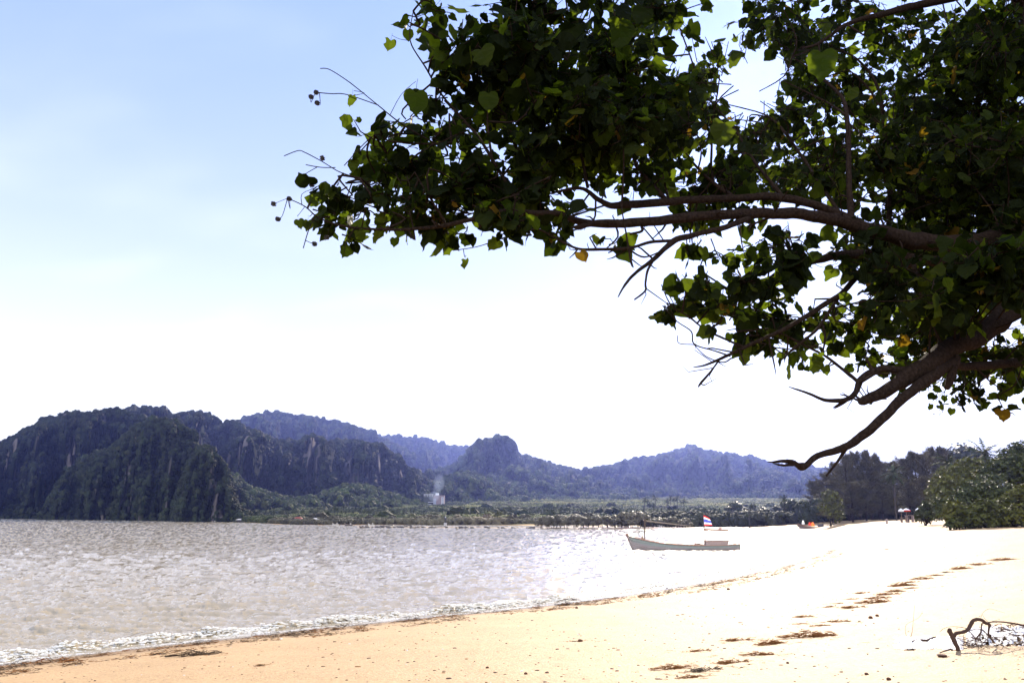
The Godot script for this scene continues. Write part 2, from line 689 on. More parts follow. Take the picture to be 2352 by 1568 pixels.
func make_clump(seed_: int, leaves: int, body: float, leaf: float) -> ArrayMesh:      # a tree crown of unit radius: an uneven heart and many leaf sprays
	var r := RandomNumberGenerator.new()
	r.seed = seed_
	var s := Soup.new()
	var n := noise(seed_, 1.1, 2)
	if body > 0.0:
		var rings := 6
		var idx := []
		for j in rings + 1:
			var row := []
			for i in 9:
				var a := TAU * (i + 0.5 * (j % 2)) / 9.0
				var b := PI * (float(j) / rings - 0.5)
				var p := Vector3(cos(a) * cos(b), sin(b), sin(a) * cos(b))
				row.append(p * body * (1.0 + 0.5 * n.get_noise_3dv(p * 1.3)))
			idx.append(row)
		for j in rings:
			for i in 9:
				s.flat(idx[j][i], idx[j + 1][i], idx[j + 1][(i + 1) % 9])
				s.flat(idx[j][i], idx[j + 1][(i + 1) % 9], idx[j][(i + 1) % 9])
	for k in leaves:
		var p := Vector3(r.randfn(), r.randfn() * 0.9 + 0.25, r.randfn()).normalized()
		p *= (0.72 + 0.33 * n.get_noise_3dv(p * 2.0)) * r.randf_range(0.85, 1.15)
		var out := (p.normalized() + Vector3(r.randfn(), r.randfn() + 0.4, r.randfn()) * 0.55).normalized()
		var side := out.cross(Vector3(r.randfn(), r.randfn(), r.randfn())).normalized() * leaf * r.randf_range(0.35, 0.6)
		var along := out.cross(side).normalized() * leaf * r.randf_range(0.7, 1.2)
		s.col = Color.WHITE * r.randf_range(0.75, 1.25)
		var nn := (out * 0.6 + p.normalized() * 0.4).normalized()
		var a := s.vert(p - along * 0.5, nn)
		s.vert(p + side, nn)
		s.vert(p + along * 0.6, nn)
		s.vert(p - side, nn)
		s.face(a, a + 1, a + 2)
		s.face(a, a + 2, a + 3)
	return s.mesh()

func line_at(pts: Array, x: float) -> float:
	for i in pts.size() - 1:
		if x <= pts[i + 1][0]:
			return lerpf(pts[i][1], pts[i + 1][1], clampf((x - pts[i][0]) / maxf(pts[i + 1][0] - pts[i][0], 0.001), 0.0, 1.0))
	return pts[pts.size() - 1][1]

# A range of hills whose skyline was measured point by point; dist = [[x, metres], ...] gives how far off each stretch stands.
func ridge(label: String, skyline: Array, dist: Array, depth: float, cliff: float, rock: float, seed_: int, clump: float, cover: int, green: Vector3, forest_label: String, faces: Array = []) -> void:
	var n1 := noise(seed_, 0.012, 4)
	var n2 := noise(seed_ + 1, 0.045, 3)
	var n3 := noise(seed_ + 2, 1.0, 3)
	var x0: float = skyline[0][0]
	var x1: float = skyline[skyline.size() - 1][0]
	var nx := maxi(int((x1 - x0) / 4.0), 8)
	var nf := 26
	var nb := 6
	var pts := PackedVector3Array()
	var cols := PackedColorArray()
	for j in nf + nb:
		for i in nx:
			var x := lerpf(x0, x1, float(i) / (nx - 1))
			var dc := line_at(dist, x)
			var y := line_at(skyline, x) + 2.2 * n2.get_noise_2d(x * 3.0, 7.0)
			var c := at(x, y, dc)
			var base := minf(ground_height(c.x, dc - depth), 40.0) - 3.0
			var dep := depth * dc / 1000.0
			var hgt := c.y - base
			var t := float(j) / (nf - 1)
			var p: Vector3
			if j < nf:
				var bulge := n1.get_noise_2d(x, t * lerpf(160.0, 70.0, cliff)) + 0.5 * n2.get_noise_2d(x * 1.2, t * 60.0)
				var steep := smoothstep(0.0, 0.75, t)
				var prof := lerpf(pow(t, 1.15), steep * 0.8 + 0.2 * t * t, cliff)
				prof = lerpf(prof, 1.0, smoothstep(0.9, 1.0, t) * 0.5)
				var room := sin(PI * clampf(t, 0.0, 1.0))
				var dd := dc - dep * (1.0 - t) + dep * 0.75 * bulge * room
				prof += 0.09 * n2.get_noise_2d(x * 0.8 + 90.0, t * 70.0) * room
				p = Vector3(c.x * dd / dc, base + hgt * minf(prof, 0.985 * dd / dc if t < 0.97 else 1.0), -dd)
				var steepness := 0.5 + 0.5 * cos((t - 0.42) * PI * 1.6)
				var streak := 0.85 * n3.get_noise_2d(x * 0.02, t * 1.6 + 13.0) + 0.45 * n3.get_noise_2d(x * 0.12, t * 1.5)
				var bare := smoothstep(0.42, 0.66, streak + rock * steepness)
				for f in faces:      # bare faces seen in the photograph: [x, low t, high t, half width]
					var fx: float = f[0] + 9.0 * (t - f[1]) * (f[4] if f.size() > 4 else 0.0)
					var inside: float = minf(1.0 - absf(x - fx) / f[3], minf(t - f[1], f[2] - t) * 8.0) + 0.75 * n3.get_noise_2d(x * 0.14, t * 3.0)
					bare = maxf(bare, smoothstep(0.0, 0.35, inside))
				var k := 0.75 + 0.5 * n3.get_noise_2d(x * 0.3, t * 3.0)
				var gv := green * 0.6 * (1.0 + 0.3 * n2.get_noise_2d(x * 2.0, t * 90.0))  # ground colour darkened, shade between the crowns put into it for contrast
				var cv := gv.lerp(Vector3(0.17, 0.145, 0.13) * k, bare)
				cols.push_back(Color(cv.x, cv.y, cv.z, 1.0 - bare))
			else:
				var b := float(j - nf + 1) / nb
				var dd := dc + dep * 0.9 * b
				p = Vector3(c.x * dd / dc, base + hgt * (1.0 - b * b), -dd)
				cols.push_back(Color(green.x, green.y, green.z, 1.0))
			pts.push_back(p)
	var o := put("hill", sheet(pts, nx, nf + nb, cols, PackedByteArray(), Vector3(0, 1, 0.6)), M.hill)
	tag(o, label, "hill", "", "structure")
	var places := []
	var tints := []
	var r := RandomNumberGenerator.new()
	r.seed = seed_ + 50
	for k in cover * 2:
		var on_top := k < cover / 7
		var u := r.randf() * (nx - 1.001)
		var t := (float(nf) - 1.0 + r.randf_range(-1.5, 0.4)) if on_top else r.randf_range(0.0, nf + 0.5)
		var i := int(u)
		var j := int(t)
		var q := j * nx + i
		var fu := u - i
		var ft := t - j
		var p := pts[q].lerp(pts[q + 1], fu).lerp(pts[q + nx].lerp(pts[q + nx + 1], fu), ft)
		if cols[q].a < 0.4 and r.randf() < 0.93:
			continue
		if places.size() >= cover:
			break
		var size := 1.35 * clump * -p.z / LENS * r.randf_range(0.5, 1.3) * (0.48 if on_top else 1.0)
		if r.randf() < 0.04:
			size *= 1.5
		places.append(Transform3D(Basis.from_euler(Vector3(r.randf_range(-0.3, 0.3), r.randf_range(0, TAU), 0)).scaled(Vector3(size, size * r.randf_range(0.7, 1.25), size)), p + Vector3(0, size * 0.1, 0)))
		var v := green * r.randf_range(0.45, 1.75)
		v = v.lerp(Vector3(v.x * 1.5, v.y * 1.15, v.z * 0.8), r.randf() * r.randf())
		tints.append(Color(v.x, v.y, v.z))
	tag(scatter("hillside_forest", clump_mesh, M.forest, places, self, tints), forest_label, "forest")

func z1(p: Array) -> Array:
	return p.map(func(q): return [q[0] * 0.3418, 895.8 + q[1] * 0.3418])

func z2(p: Array) -> Array:
	return p.map(func(q): return [746.5 + q[0] * 0.3418, 947.4 + q[1] * 0.3418])

func z3(p: Array) -> Array:
	return p.map(func(q): return [1378.1 + q[0] * 0.2441, 976.1 + q[1] * 0.2441])

func build_hills() -> void:
	clump_mesh = make_clump(61, 110, 0.78, 0.34)
	leafy_mesh = make_clump(62, 420, 0.0, 0.2)
	var g1 := Vector3(0.014, 0.020, 0.007)
	var g2 := Vector3(0.026, 0.036, 0.012)
	var g3 := Vector3(0.036, 0.048, 0.014)
	ridge("farthest blue ridge, low and smooth, right of the long plateau", z2([[180, 230], [310, 168], [420, 160], [580, 163], [730, 185], [810, 230], [880, 232], [970, 250], [1050, 300], [1150, 360]]), [[0, 3200], [3000, 3200]], 260.0, 0.2, 0.0, 101, 4.5, 1500, g2, "blue haze-covered forest on the farthest low ridge")
	ridge("long blue plateau behind the limestone cliffs", z1([[1500, 300], [1600, 215], [1650, 180], [1760, 165], [1920, 155], [2000, 175], [2150, 190], [2250, 210], [2350, 235], [2480, 275], [2530, 310], [2580, 330], [2680, 380], [2780, 440]]), [[0, 2400], [3000, 2500]], 260.0, 0.35, 0.1, 111, 4.5, 2600, g2, "forest on the long blue plateau behind the cliffs")
	ridge("round-topped limestone peak standing in the middle of the range", z2([[500, 470], [620, 430], [750, 400], [850, 370], [930, 310], [980, 240], [1040, 205], [1160, 178], [1250, 185], [1285, 235], [1300, 280], [1400, 320], [1500, 345], [1600, 375], [1730, 405], [1800, 430], [1950, 490], [2100, 560], [2250, 640]]), [[0, 1900], [3000, 1900]], 300.0, 0.4, 0.05, 121, 5.0, 4200, g2, "forest on the round-topped peak and its long right shoulder")
	ridge("broad wooded hill with a small pointed top on the right", z3([[-420, 560], [-200, 450], [0, 410], [120, 385], [300, 325], [500, 300], [640, 265], [780, 225], [850, 192], [920, 212], [990, 250], [1100, 268], [1280, 288], [1430, 312], [1540, 345], [1650, 370], [1900, 400], [2120, 425], [2400, 470], [2700, 520], [3300, 600]]), [[0, 2100], [3000, 2000]], 320.0, 0.15, 0.0, 131, 4.6, 5200, g2, "forest on the broad pointed hill at the right")
	ridge("wooded spur in front of the broad right hill", z3([[760, 760], [980, 680], [1150, 570], [1250, 520], [1350, 500], [1500, 435], [1600, 425], [1700, 445], [1820, 500], [1880, 540], [1950, 600], [2050, 680], [2200, 760]]), [[0, 1550], [3000, 1500]], 240.0, 0.15, 0.0, 141, 4.8, 1900, g2, "forest on the spur in front of the broad right hill")
	ridge("left limestone tops behind the dark headland", z1([[640, 200], [760, 165], [830, 150], [880, 118], [1000, 125], [1060, 125], [1110, 135], [1165, 176], [1250, 146], [1330, 142], [1400, 165], [1465, 192], [1482, 235], [1540, 212], [1595, 215], [1650, 262], [1700, 275], [1760, 300], [1850, 340], [1920, 355], [2050, 420]]), [[0, 1250], [700, 1200]], 260.0, 0.7, 0.12, 151, 5.2, 3600, g1, "forest on the limestone tops behind the dark headland")
	ridge("fluted limestone cliffs with a tall pale bare face", z1([[1440, 470], [1500, 400], [1580, 340], [1660, 300], [1740, 296], [1785, 350], [1800, 400], [1840, 385], [1895, 350], [1960, 335], [1995, 365], [2035, 330], [2100, 313], [2160, 330], [2185, 368], [2240, 350], [2330, 345], [2420, 355], [2500, 365], [2570, 380], [2610, 430], [2680, 440], [2720, 520], [2790, 560], [2850, 590], [2900, 640], [2990, 690]]), [[0, 1050], [1000, 1150]], 260.0, 0.95, 0.2, 161, 5.2, 3600, g1, "forest clinging to the fluted limestone cliffs", [[706, 0.12, 0.9, 17, 1.2], [733, 0.3, 0.75, 5, 0], [800, 0.3, 0.75, 9, 0], [560, 0.4, 0.65, 14, 0], [868, 0.25, 0.6, 7, 0]])
	ridge("low wooded foothills before the round-topped peak", z2([[200, 560], [350, 520], [450, 490], [560, 500], [640, 470], [760, 470], [800, 450], [880, 412], [960, 405], [1040, 435], [1150, 490], [1220, 535], [1300, 570], [1420, 600], [1500, 640]]), [[0, 1150], [3000, 1150]], 200.0, 0.3, 0.0, 171, 5.4, 2400, g3, "forest on the low foothills before the round-topped peak")
	ridge("long wooded shoulder below the saddle in the skyline", z2([[900, 560], [1050, 470], [1150, 430], [1250, 365], [1400, 405], [1500, 440], [1620, 470], [1750, 500], [1850, 545], [2000, 570], [2100, 590], [2250, 640]]), [[0, 1450], [3000, 1450]], 230.0, 0.15, 0.0, 181, 5.0, 2400, g3, "forest on the long shoulder below the skyline saddle")
	ridge("wooded lower slope at the foot of the limestone cliffs", z1([[1450, 640], [1560, 560], [1600, 590], [1640, 640], [1720, 680], [1800, 690], [1900, 730], [2010, 740], [2120, 720], [2200, 690], [2300, 650], [2400, 640], [2480, 650], [2600, 700], [2700, 740], [2800, 760], [2900, 790]]), [[0, 640], [1000, 800]], 220.0, 0.1, 0.0, 191, 5.6, 3000, g3, "forest on the lower slope at the foot of the cliffs")
	ridge("long dark back of the headland at the left, highest part of the near range", z1([[-1400, 520], [-700, 470], [-300, 430], [0, 362], [60, 332], [110, 308], [170, 262], [240, 233], [300, 190], [400, 180], [450, 148], [520, 160], [640, 145], [740, 135], [825, 130], [870, 165], [960, 190], [1080, 215], [1160, 260], [1250, 330], [1350, 430]]), [[-500, 1100], [0, 1040], [200, 880], [420, 760]], 190.0, 0.7, 0.03, 201, 5.0, 6500, g1, "dark forest on the long back of the left headland", [[36, 0.55, 0.85, 7, 0], [20, 0.5, 0.75, 5, 0], [240, 0.72, 0.9, 7, 0], [172, 0.35, 0.6, 9, 0], [147, 0.03, 0.3, 22, 0]])
	ridge("dark bluff of the headland bulging forward over the sea", z1([[250, 900], [330, 740], [420, 590], [520, 490], [640, 430], [740, 390], [800, 340], [850, 300], [930, 238], [1010, 203], [1065, 192], [1110, 205], [1190, 210], [1245, 260], [1318, 300], [1332, 365], [1360, 420], [1400, 520], [1440, 640], [1480, 800], [1500, 890]]), [[-500, 800], [150, 740], [300, 640], [420, 560], [520, 500]], 150.0, 0.8, 0.04, 205, 5.0, 4200, g1, "dark forest on the forward bluff of the headland", [[238, 0.02, 0.2, 24, 0], [300, 0.4, 0.55, 6, 0]])
	ridge("last stepped spur of the headland falling to the far shore", z1([[1150, 880], [1210, 640], [1270, 480], [1330, 395], [1395, 370], [1450, 440], [1490, 470], [1520, 530], [1548, 590], [1562, 690], [1580, 760], [1620, 800], [1700, 850], [1790, 882]]), [[400, 500], [520, 450], [620, 410]], 120.0, 0.8, 0.06, 209, 5.2, 2600, g1, "dark forest on the last spur of the headland", [[496, 0.25, 0.6, 9, 0], [516, 0.2, 0.5, 5, 0]])

func build_plain() -> void:
	# the flat land between the far shore and the hills: scrub, young plantation, coconut grove
	var r := RandomNumberGenerator.new()
	r.seed = 301
	var patch := noise(302, 0.006, 3)
	var places := []
	var tints := []
	for k in 60000:
		var x := r.randf_range(420.0, 2250.0)
		var d := 276.0 * pow(6.0, r.randf())
		var px := at(x, 1184, d)
		var s := shore_distance(px.x, d)
		if s < 3.0 or (px.x > 0.0 and d < 282.0):
			continue
		var g := minf(ground_height(px.x, d), 60.0)
		var young := d > 640.0 and px.x > -40.0
		var size := r.randf_range(0.8, 1.5)
		var v := Vector3(0.075, 0.088, 0.028)
		if d < 330.0:
			v = Vector3(0.11, 0.098, 0.058)
			size *= 1.0
		elif young:
			v = Vector3(0.12, 0.13, 0.04)
			size *= 1.45
		else:
			var p := patch.get_noise_2d(px.x, d)
			v = v.lerp(Vector3(0.035, 0.046, 0.016), smoothstep(-0.1, 0.3, p))
			size *= 1.2 + 0.9 * maxf(p, 0.0)
		var tone := patch.get_noise_2d(px.x * 2.3 + 500.0, d * 0.9)
		v *= r.randf_range(0.6, 1.4) * (1.0 + 0.9 * tone)
		v = v.lerp(Vector3(v.x * 1.5, v.y * 1.1, v.z), clampf(tone, 0.0, 1.0))
		if r.randf() < 0.012 and d < 640.0:
			size *= r.randf_range(1.4, 2.0)
			v *= 0.5
		size *= 1.0 + 0.5 * patch.get_noise_2d(px.x * 3.0, d * 3.0)
		places.append(Transform3D(Basis.from_euler(Vector3(0, r.randf_range(0, TAU), 0)).scaled(Vector3(size * 1.25, size, size * 1.25)), Vector3(px.x, g + size * 0.45, -d)))
		tints.append(Color(v.x, v.y, v.z))
	tag(scatter("coastal_scrub", clump_mesh, M.canopy, places, self, tints), "green scrub and young plantation on the flat land behind the far shore", "scrub")
	# coconut palms
	var protos := [make_palm(1), make_palm(2), make_palm(3)]
	var tall := [[1480, 1146, 560, "leftmost palm of the close pair standing highest left of the group"], [1487, 1150, 600, "lower right palm of the close pair left of the tall group"], [1506, 1141, 570, "single tallest palm in the gap between pair and group of four"], [1504, 1158, 520, "short palm just under the single tallest one"], [1532, 1149, 560, "lowest and leftmost palm of the group of four"], [1540, 1143, 580, "second palm from the left in the group of four"], [1549, 1145, 590, "third palm from the left in the group of four"], [1555, 1143, 560, "rightmost palm of the group of four"], [1571, 1150, 520, "lone tall palm right of the group of four"], [1268, 1158, 560, "tall palm far left of the others, above the left mangroves"], [1282, 1162, 600, "shorter companion of the far left tall palm"]]
	for q in tall:
		palm_at(protos, q[0], q[1], q[2], q[3], "tall coconut palms right of centre")
	var rows := [[760, 960, 20, 1168, 480.0], [746, 962, 22, 1175, 440.0], [1050, 1300, 34, 1172, 470.0], [1080, 1420, 40, 1179, 430.0], [1420, 1660, 26, 1178, 400.0], [1600, 1760, 14, 1172, 380.0], [560, 740, 18, 1180, 430.0]]
	for w in rows:
		for k in int(w[2]):
			var x: float = lerpf(w[0], w[1], (k + r.randf_range(-0.4, 0.4)) / w[2])
			var left: bool = x < 990.0
			palm_at(protos, x, w[3] + r.randf_range(-5, 6), w[4] + r.randf_range(-25, 25), "small pale coconut palm in the grove %s" % ("left of the tower building" if left else "right of the tower building"), "coconut palms of the grove %s" % ("left of the tower building" if left else "right of the tower building"))

func palm_at(protos: Array, x: float, y: float, d: float, label: String, group: String) -> void:
	var p := at(x, y, d)
	var g := minf(ground_height(p.x, d), 60.0)
	var h := maxf(p.y - g, 4.0)
	var k := rng.randi() % protos.size()
	var o := MeshInstance3D.new()
	o.name = numbered("coconut_palm")
	o.mesh = protos[k]
	o.material_override = M.palm
	add_child(o, true)
	o.position = Vector3(p.x, g, -d)
	o.rotation.y = rf(0, TAU)
	o.scale = Vector3.ONE * maxf(h / 9.5, 0.5) * (Vector3(1.35, 1.0, 1.35) if group.begins_with("tall") else Vector3.ONE)
	tag(o, label, "palm tree", group)

func make_palm(seed_: int) -> ArrayMesh:      # 10 m tall, one mesh: too small in view to show its parts
	var r := RandomNumberGenerator.new()
	r.seed = seed_
	var s := Soup.new()
	s.col = Color(0.05, 0.042, 0.035)
	var lean := Vector3(r.randf_range(-0.9, 0.9), 0, r.randf_range(-0.9, 0.9))
	var trunk := []
	var rad := []
	for i in 7:
		var t := i / 6.0
		trunk.append(Vector3(0, 9.0 * t, 0) + lean * t * t)
		rad.append(lerpf(0.2, 0.11, t))
	s.tube(trunk, rad, 6)
	var top: Vector3 = trunk[6]
	for k in 20:
		var a := TAU * k * 0.382 + r.randf_range(-0.2, 0.2)
		var rise := lerpf(1.25, -0.5, k / 19.0) + r.randf_range(-0.15, 0.15)
		var out := Vector3(cos(a), 0, sin(a))
		var L := r.randf_range(2.6, 3.4)
		var p := top
		var dir := (out * cos(rise) + Vector3.UP * sin(rise)).normalized()
		var side := dir.cross(Vector3.UP).normalized()
		s.col = Color(0.036, 0.044, 0.016) * r.randf_range(0.7, 1.4)
		for j in 9:
			var step := L / 9.0
			var nxt := p + dir * step
			var w := 0.62 * sin(PI * (j + 1.2) / 10.5)
			for sg in [-1.0, 1.0]:
				for m in 2:
					var b := p.lerp(nxt, m * 0.5)
					var tip: Vector3 = b + side * sg * w + dir * w * 0.5 - Vector3.UP * w * r.randf_range(0.3, 0.75)
					s.flat(b, p.lerp(nxt, m * 0.5 + 0.48), tip)
			p = nxt
			dir = (dir - Vector3.UP * 0.16).normalized()
	return s.mesh()

# ---------------------------------------------------------------- the far shore
func crown_tree(called: String, label: String, category: String, x: float, top: float, d: float, spread: float, tint: Color, group := "", lumps := 9, trunk_share := 0.3) -> void:
	var p := at(x, top, d)
	var g := ground_height(p.x, d)
	var h := p.y - g
	var t := thing(called, label, category, Vector3(p.x, g, -d), 0.0, group)
	var s := Soup.new()
	var wide := spread * d / LENS
	for k in 3:
		var a := TAU * k / 3.0 + rf(-0.5, 0.5)
		s.tube([Vector3(cos(a) * 0.02, -0.3, sin(a) * 0.02), Vector3(cos(a) * 0.05, h * trunk_share, sin(a) * 0.05), Vector3(cos(a) * wide * 0.35, h * 0.65, sin(a) * wide * 0.35)], [h * 0.028, h * 0.02, h * 0.008], 5)
	put("trunk", s.mesh(), M.bark, t)
	var places := []
	var tints := []
	for k in lumps:
		var a := rf(0, TAU)
		var q := sqrt(rng.randf())
		var up := rf(trunk_share, 0.86) if k > 0 else 0.8
		var size := h * rf(0.17, 0.26)
		var reach := wide * 0.8 * q * (1.0 - 0.55 * smoothstep(0.55, 1.0, up))
		places.append(Transform3D(Basis.from_euler(Vector3(0, rf(0, TAU), 0)).scaled(Vector3(size * 1.15, size, size * 1.15)), Vector3(cos(a) * reach, minf(h * up, h - size * 0.85), sin(a) * reach)))
		tints.append(tint * rf(0.7, 1.3))
	scatter("crown", leafy_mesh, M.gloss_leaf, places, t, tints)

func build_far_shore() -> void:
	# mud bank with mangroves
	var bank := [Vector2(820, 1209.5), Vector2(950, 1210.5), Vector2(1080, 1210.8), Vector2(1250, 1211.5), Vector2(1450, 1212.2), Vector2(1640, 1212.4), Vector2(1800, 1213.5), Vector2(1900, 1213.5)]
	var top := PackedVector3Array()
	var ws := [0.0, 0.25, 0.6, 1.0]
	var line := smooth_line(bank, 16)
	var bn := noise(77, 0.2, 3)
	for j in 4:
		for q in line:
			var p := on_level(q.x, q.y + [1.7, 1.2, 0.2, -1.5][j] + 0.5 * bn.get_noise_1d(q.x), 0.0)
			top.push_back(Vector3(p.x, [-0.4, 0.18, 0.24, -0.4][j] + 0.12 * bn.get_noise_2d(q.x, j * 30.0), p.z))
	tag(put("mud_bank", sheet(top, line.size(), 4, PackedColorArray()), mat(lin(0.16, 0.105, 0.065), 0.7, 0.4)), "long low brown mud bank in the shallows below the mangroves", "mud bank", "", "structure")
	var r := RandomNumberGenerator.new()
	r.seed = 401
	# mangroves on the bank
	var mg := [[1247, 1180, 14], [1262, 1183, 16], [1278, 1177, 22], [1296, 1182, 20], [1318, 1176, 16], [1340, 1180, 22], [1358, 1178, 24], [1378, 1183, 16], [1392, 1182, 18], [1416, 1180, 18], [1436, 1170, 26], [1455, 1166, 30], [1472, 1172, 26], [1425, 1192, 16], [1500, 1186, 22], [1528, 1183, 26], [1552, 1184, 26], [1572, 1188, 18]]
	var side := ["leftmost grey-green mangrove of the bank, short and narrow", "second mangrove from the left on the mud bank", "rounded grey-green mangrove third from the left on the bank", "low mangrove touching the rounded third one", "slim mangrove left of the wide pair", "wide mangrove, left one of the wide pair", "wide mangrove, right one of the wide pair", "short mangrove right of the wide pair", "low mangrove beside a gap in the row", "mangrove just left of the tallest one", "broad left flank mangrove under the tallest crown", "tallest mangrove of the bank, above the boat's bow", "mangrove right of the tallest, behind the boat's pole", "very low pale mangrove bush at the foot of the tallest", "low mangrove over the slanting boom of the boat", "flat-topped mangrove right of the boat's boom", "flat-topped pale mangrove in the middle of the boom's tip", "last small mangrove at the right end of the bank"]
	for k in mg.size():
		var q: Array = mg[k]
		mangrove(side[k], q[0], q[1], q[2])
	# stems and saplings along the bank edge
	var spots := []
	for k in 90:
		var x := r.randf_range(820, 1240)
		var p := on_level(x, line_at(line.map(func(v): return [v.x, v.y]), x) + r.randf_range(-0.5, 1.0), 0.1)
		var sz := r.randf_range(0.12, 0.4)
		spots.append(Transform3D(Basis.from_euler(Vector3(0, r.randf_range(0, 6), 0)).scaled(Vector3(sz * 2.2, sz, sz * 2.2)), p))
	tag(scatter("bank_stones", froth(), mat(lin(0.05, 0.04, 0.035), 0.7, 0.4), spots), "dark stones and mud lumps strewn along the bank left of the mangroves", "stones")
	rock_islet()
	beacon()
	# trees behind the mangroves, towards the right beach
	for q in [["dark round tree at the left of the far grove", 1690, 1150, 330.0, 34], ["dark broad tree behind the moored boats", 1736, 1156, 320.0, 36], ["dark low tree right of the tall thin pole", 1762, 1168, 290.0, 30], ["yellowish tree beside the small palms at the far grove", 1790, 1160, 290.0, 28], ["dark bush of a tree behind the flag", 1600, 1178, 300.0, 30], ["low dark tree between flag and pole", 1650, 1180, 300.0, 34], ["grey-green tree above the far moored boats", 1715, 1176, 280.0, 34], ["tall dark tree before the casuarinas", 1815, 1146, 280.0, 30], ["leafy bright tree at the foot of the casuarinas", 1838, 1165, 250.0, 26]]:
		crown_tree("shore_tree", q[0], "tree", q[1], q[2], q[3], q[4], Color(0.045, 0.05, 0.024), "", 16, 0.12)
	var edge := []
	var edge_tints := []
	for k in 700:
		var d := r.randf_range(229.0, 275.0)
		var p := at(r.randf_range(1480.0, 1880.0), 1184.0, d)
		if shore_distance(p.x, d) < 1.0:
			continue
		var sz := r.randf_range(0.7, 2.0)
		edge.append(Transform3D(Basis.from_euler(Vector3(0, r.randf_range(0, 6), 0)).scaled(Vector3(sz * 1.2, sz, sz * 1.2)), Vector3(p.x, ground_height(p.x, d) + r.randf_range(0.2, 2.6), -d)))
		edge_tints.append(Color(0.035, 0.036, 0.02) * r.randf_range(0.6, 1.5))
	tag(scatter("undergrowth", clump_mesh, M.canopy, edge, self, edge_tints), "dark bushes along the water behind the moored boats", "undergrowth")
	tower_building()
	hillside_terrace()
	red_roof_house()
	for q in [[735, 1190, 300.0, "low dark shed on stilts left of the rock islet"], [820, 1192, 300.0, "long low shed on stilts right of the red-roofed house"], [890, 1194, 295.0, "small shed behind the rock islet"], [560, 1192, 390.0, "pale shack at the foot of the headland"]]:
		shed(q[3], q[0], q[1], q[2])
	smoke()

func mangrove(label: String, x: float, top: float, spread: float) -> void:
	var foot := on_level(x, 1212.0, 0.1)
	var d := -foot.z
	var h := at(x, top, d).y - 0.1
	var t := thing("mangrove_tree", label, "mangrove", Vector3(foot.x, 0.1, foot.z), 0.0, "mangroves on the mud bank")
	var wide := spread * d / LENS
	var s := Soup.new()
	for k in 5:
		var a := rf(0, TAU)
		var q := wide * rf(0.15, 0.6)
		s.tube([Vector3(cos(a) * q, -0.4, sin(a) * q), Vector3(cos(a) * q * 0.7, h * 0.3, sin(a) * q * 0.7), Vector3(cos(a) * q * 0.9, h * 0.6, sin(a) * q * 0.9)], [0.07, 0.06, 0.03], 5)
	put("stems", s.mesh(), M.bark, t).set_meta("kind", "stuff")
	var places := []
	var tints := []
	for k in int(5 + spread * 0.5):
		var a := rf(0, TAU)
		var q := sqrt(rng.randf())
		var up := rf(0.32, 0.85)
		var size := h * rf(0.17, 0.27)
		places.append(Transform3D(Basis.from_euler(Vector3(0, rf(0, TAU), 0)).scaled(Vector3(size * 1.2, size, size * 1.2)), Vector3(cos(a) * wide * q, minf(h * up * (1.0 - 0.25 * q), h - size), sin(a) * wide * q)))
		tints.append(Color(0.15, 0.132, 0.09) * rf(0.75, 1.25))
	scatter("crown", leafy_mesh, M.gloss_leaf, places, t, tints)

func rock_islet() -> void:
	var c := on_level(905, 1210.5, 0.0)
	var t := thing("rock_islet", "small flat islet of dark rocks out in the bay, left of the beacon", "rocks", Vector3(c.x, 0, c.z))
	var n := noise(88, 0.9, 3)
	for k in 12:
		var s := Soup.new()
		var rx := rf(0.5, 1.5)
		var idx := []
		for j in 6:
			var row := []
			for i in 9:
				var a := TAU * i / 9.0
				var b := PI * 0.5 * j / 5.0
				var p := Vector3(cos(a) * cos(b) * rx, sin(b) * rx * 0.5, sin(a) * cos(b) * rx)
				row.append(p * (1.0 + 0.5 * n.get_noise_3d(p.x + k * 9.0, p.y, p.z)))
			idx.append(row)
		for j in 5:
			for i in 9:
				s.flat(idx[j][i], idx[j + 1][i], idx[j + 1][(i + 1) % 9])
				s.flat(idx[j][i], idx[j + 1][(i + 1) % 9], idx[j][(i + 1) % 9])
		put("rock", s.mesh(), mat(lin(0.045, 0.038, 0.034), 0.75, 0.4), t, Vector3(rf(-3.6, 3.6), -0.12, rf(-1.6, 1.6)))

func beacon() -> void:
	var c := on_level(1022.5, 1211, 0.0)
	var top := at(1022.5, 1186, -c.z).y
	var t := thing("beacon", "thin dark beacon pole with a cage top on a pale concrete block", "beacon", c)
	var s := Soup.new()
	s.box(Vector3(0, 0.55, 0), Vector3(0.7, 1.3, 0.7))
	put("base", s.mesh(), mat(lin(0.4, 0.38, 0.35), 0.9), t)
	s = Soup.new()
	s.tube([Vector3(0, 1.2, 0), Vector3(0, top - 0.5, 0)], [0.11, 0.09], 8)
	put("pole", s.mesh(), mat(lin(0.03, 0.03, 0.035), 0.6), t)
	s = Soup.new()
	s.tube([Vector3(0, top - 0.75, 0), Vector3(0, top - 0.5, 0), Vector3(0, top - 0.35, 0)], [0.12, 0.34, 0.3], 8)
	put("platform", s.mesh(), mat(lin(0.03, 0.03, 0.035), 0.6), t)
	s = Soup.new()
	s.tube([Vector3(0, top - 0.35, 0), Vector3(0, top, 0)], [0.12, 0.1], 8)
	put("lantern", s.mesh(), mat(lin(0.6, 0.6, 0.6), 0.4), t)

func box_part(called: String, parent: Node3D, center: Vector3, size: Vector3, m: Material, basis := Basis.IDENTITY) -> MeshInstance3D:
	var s := Soup.new()
	s.box(Vector3.ZERO, size, basis)
	return put(called, s.mesh(), m, parent, center)

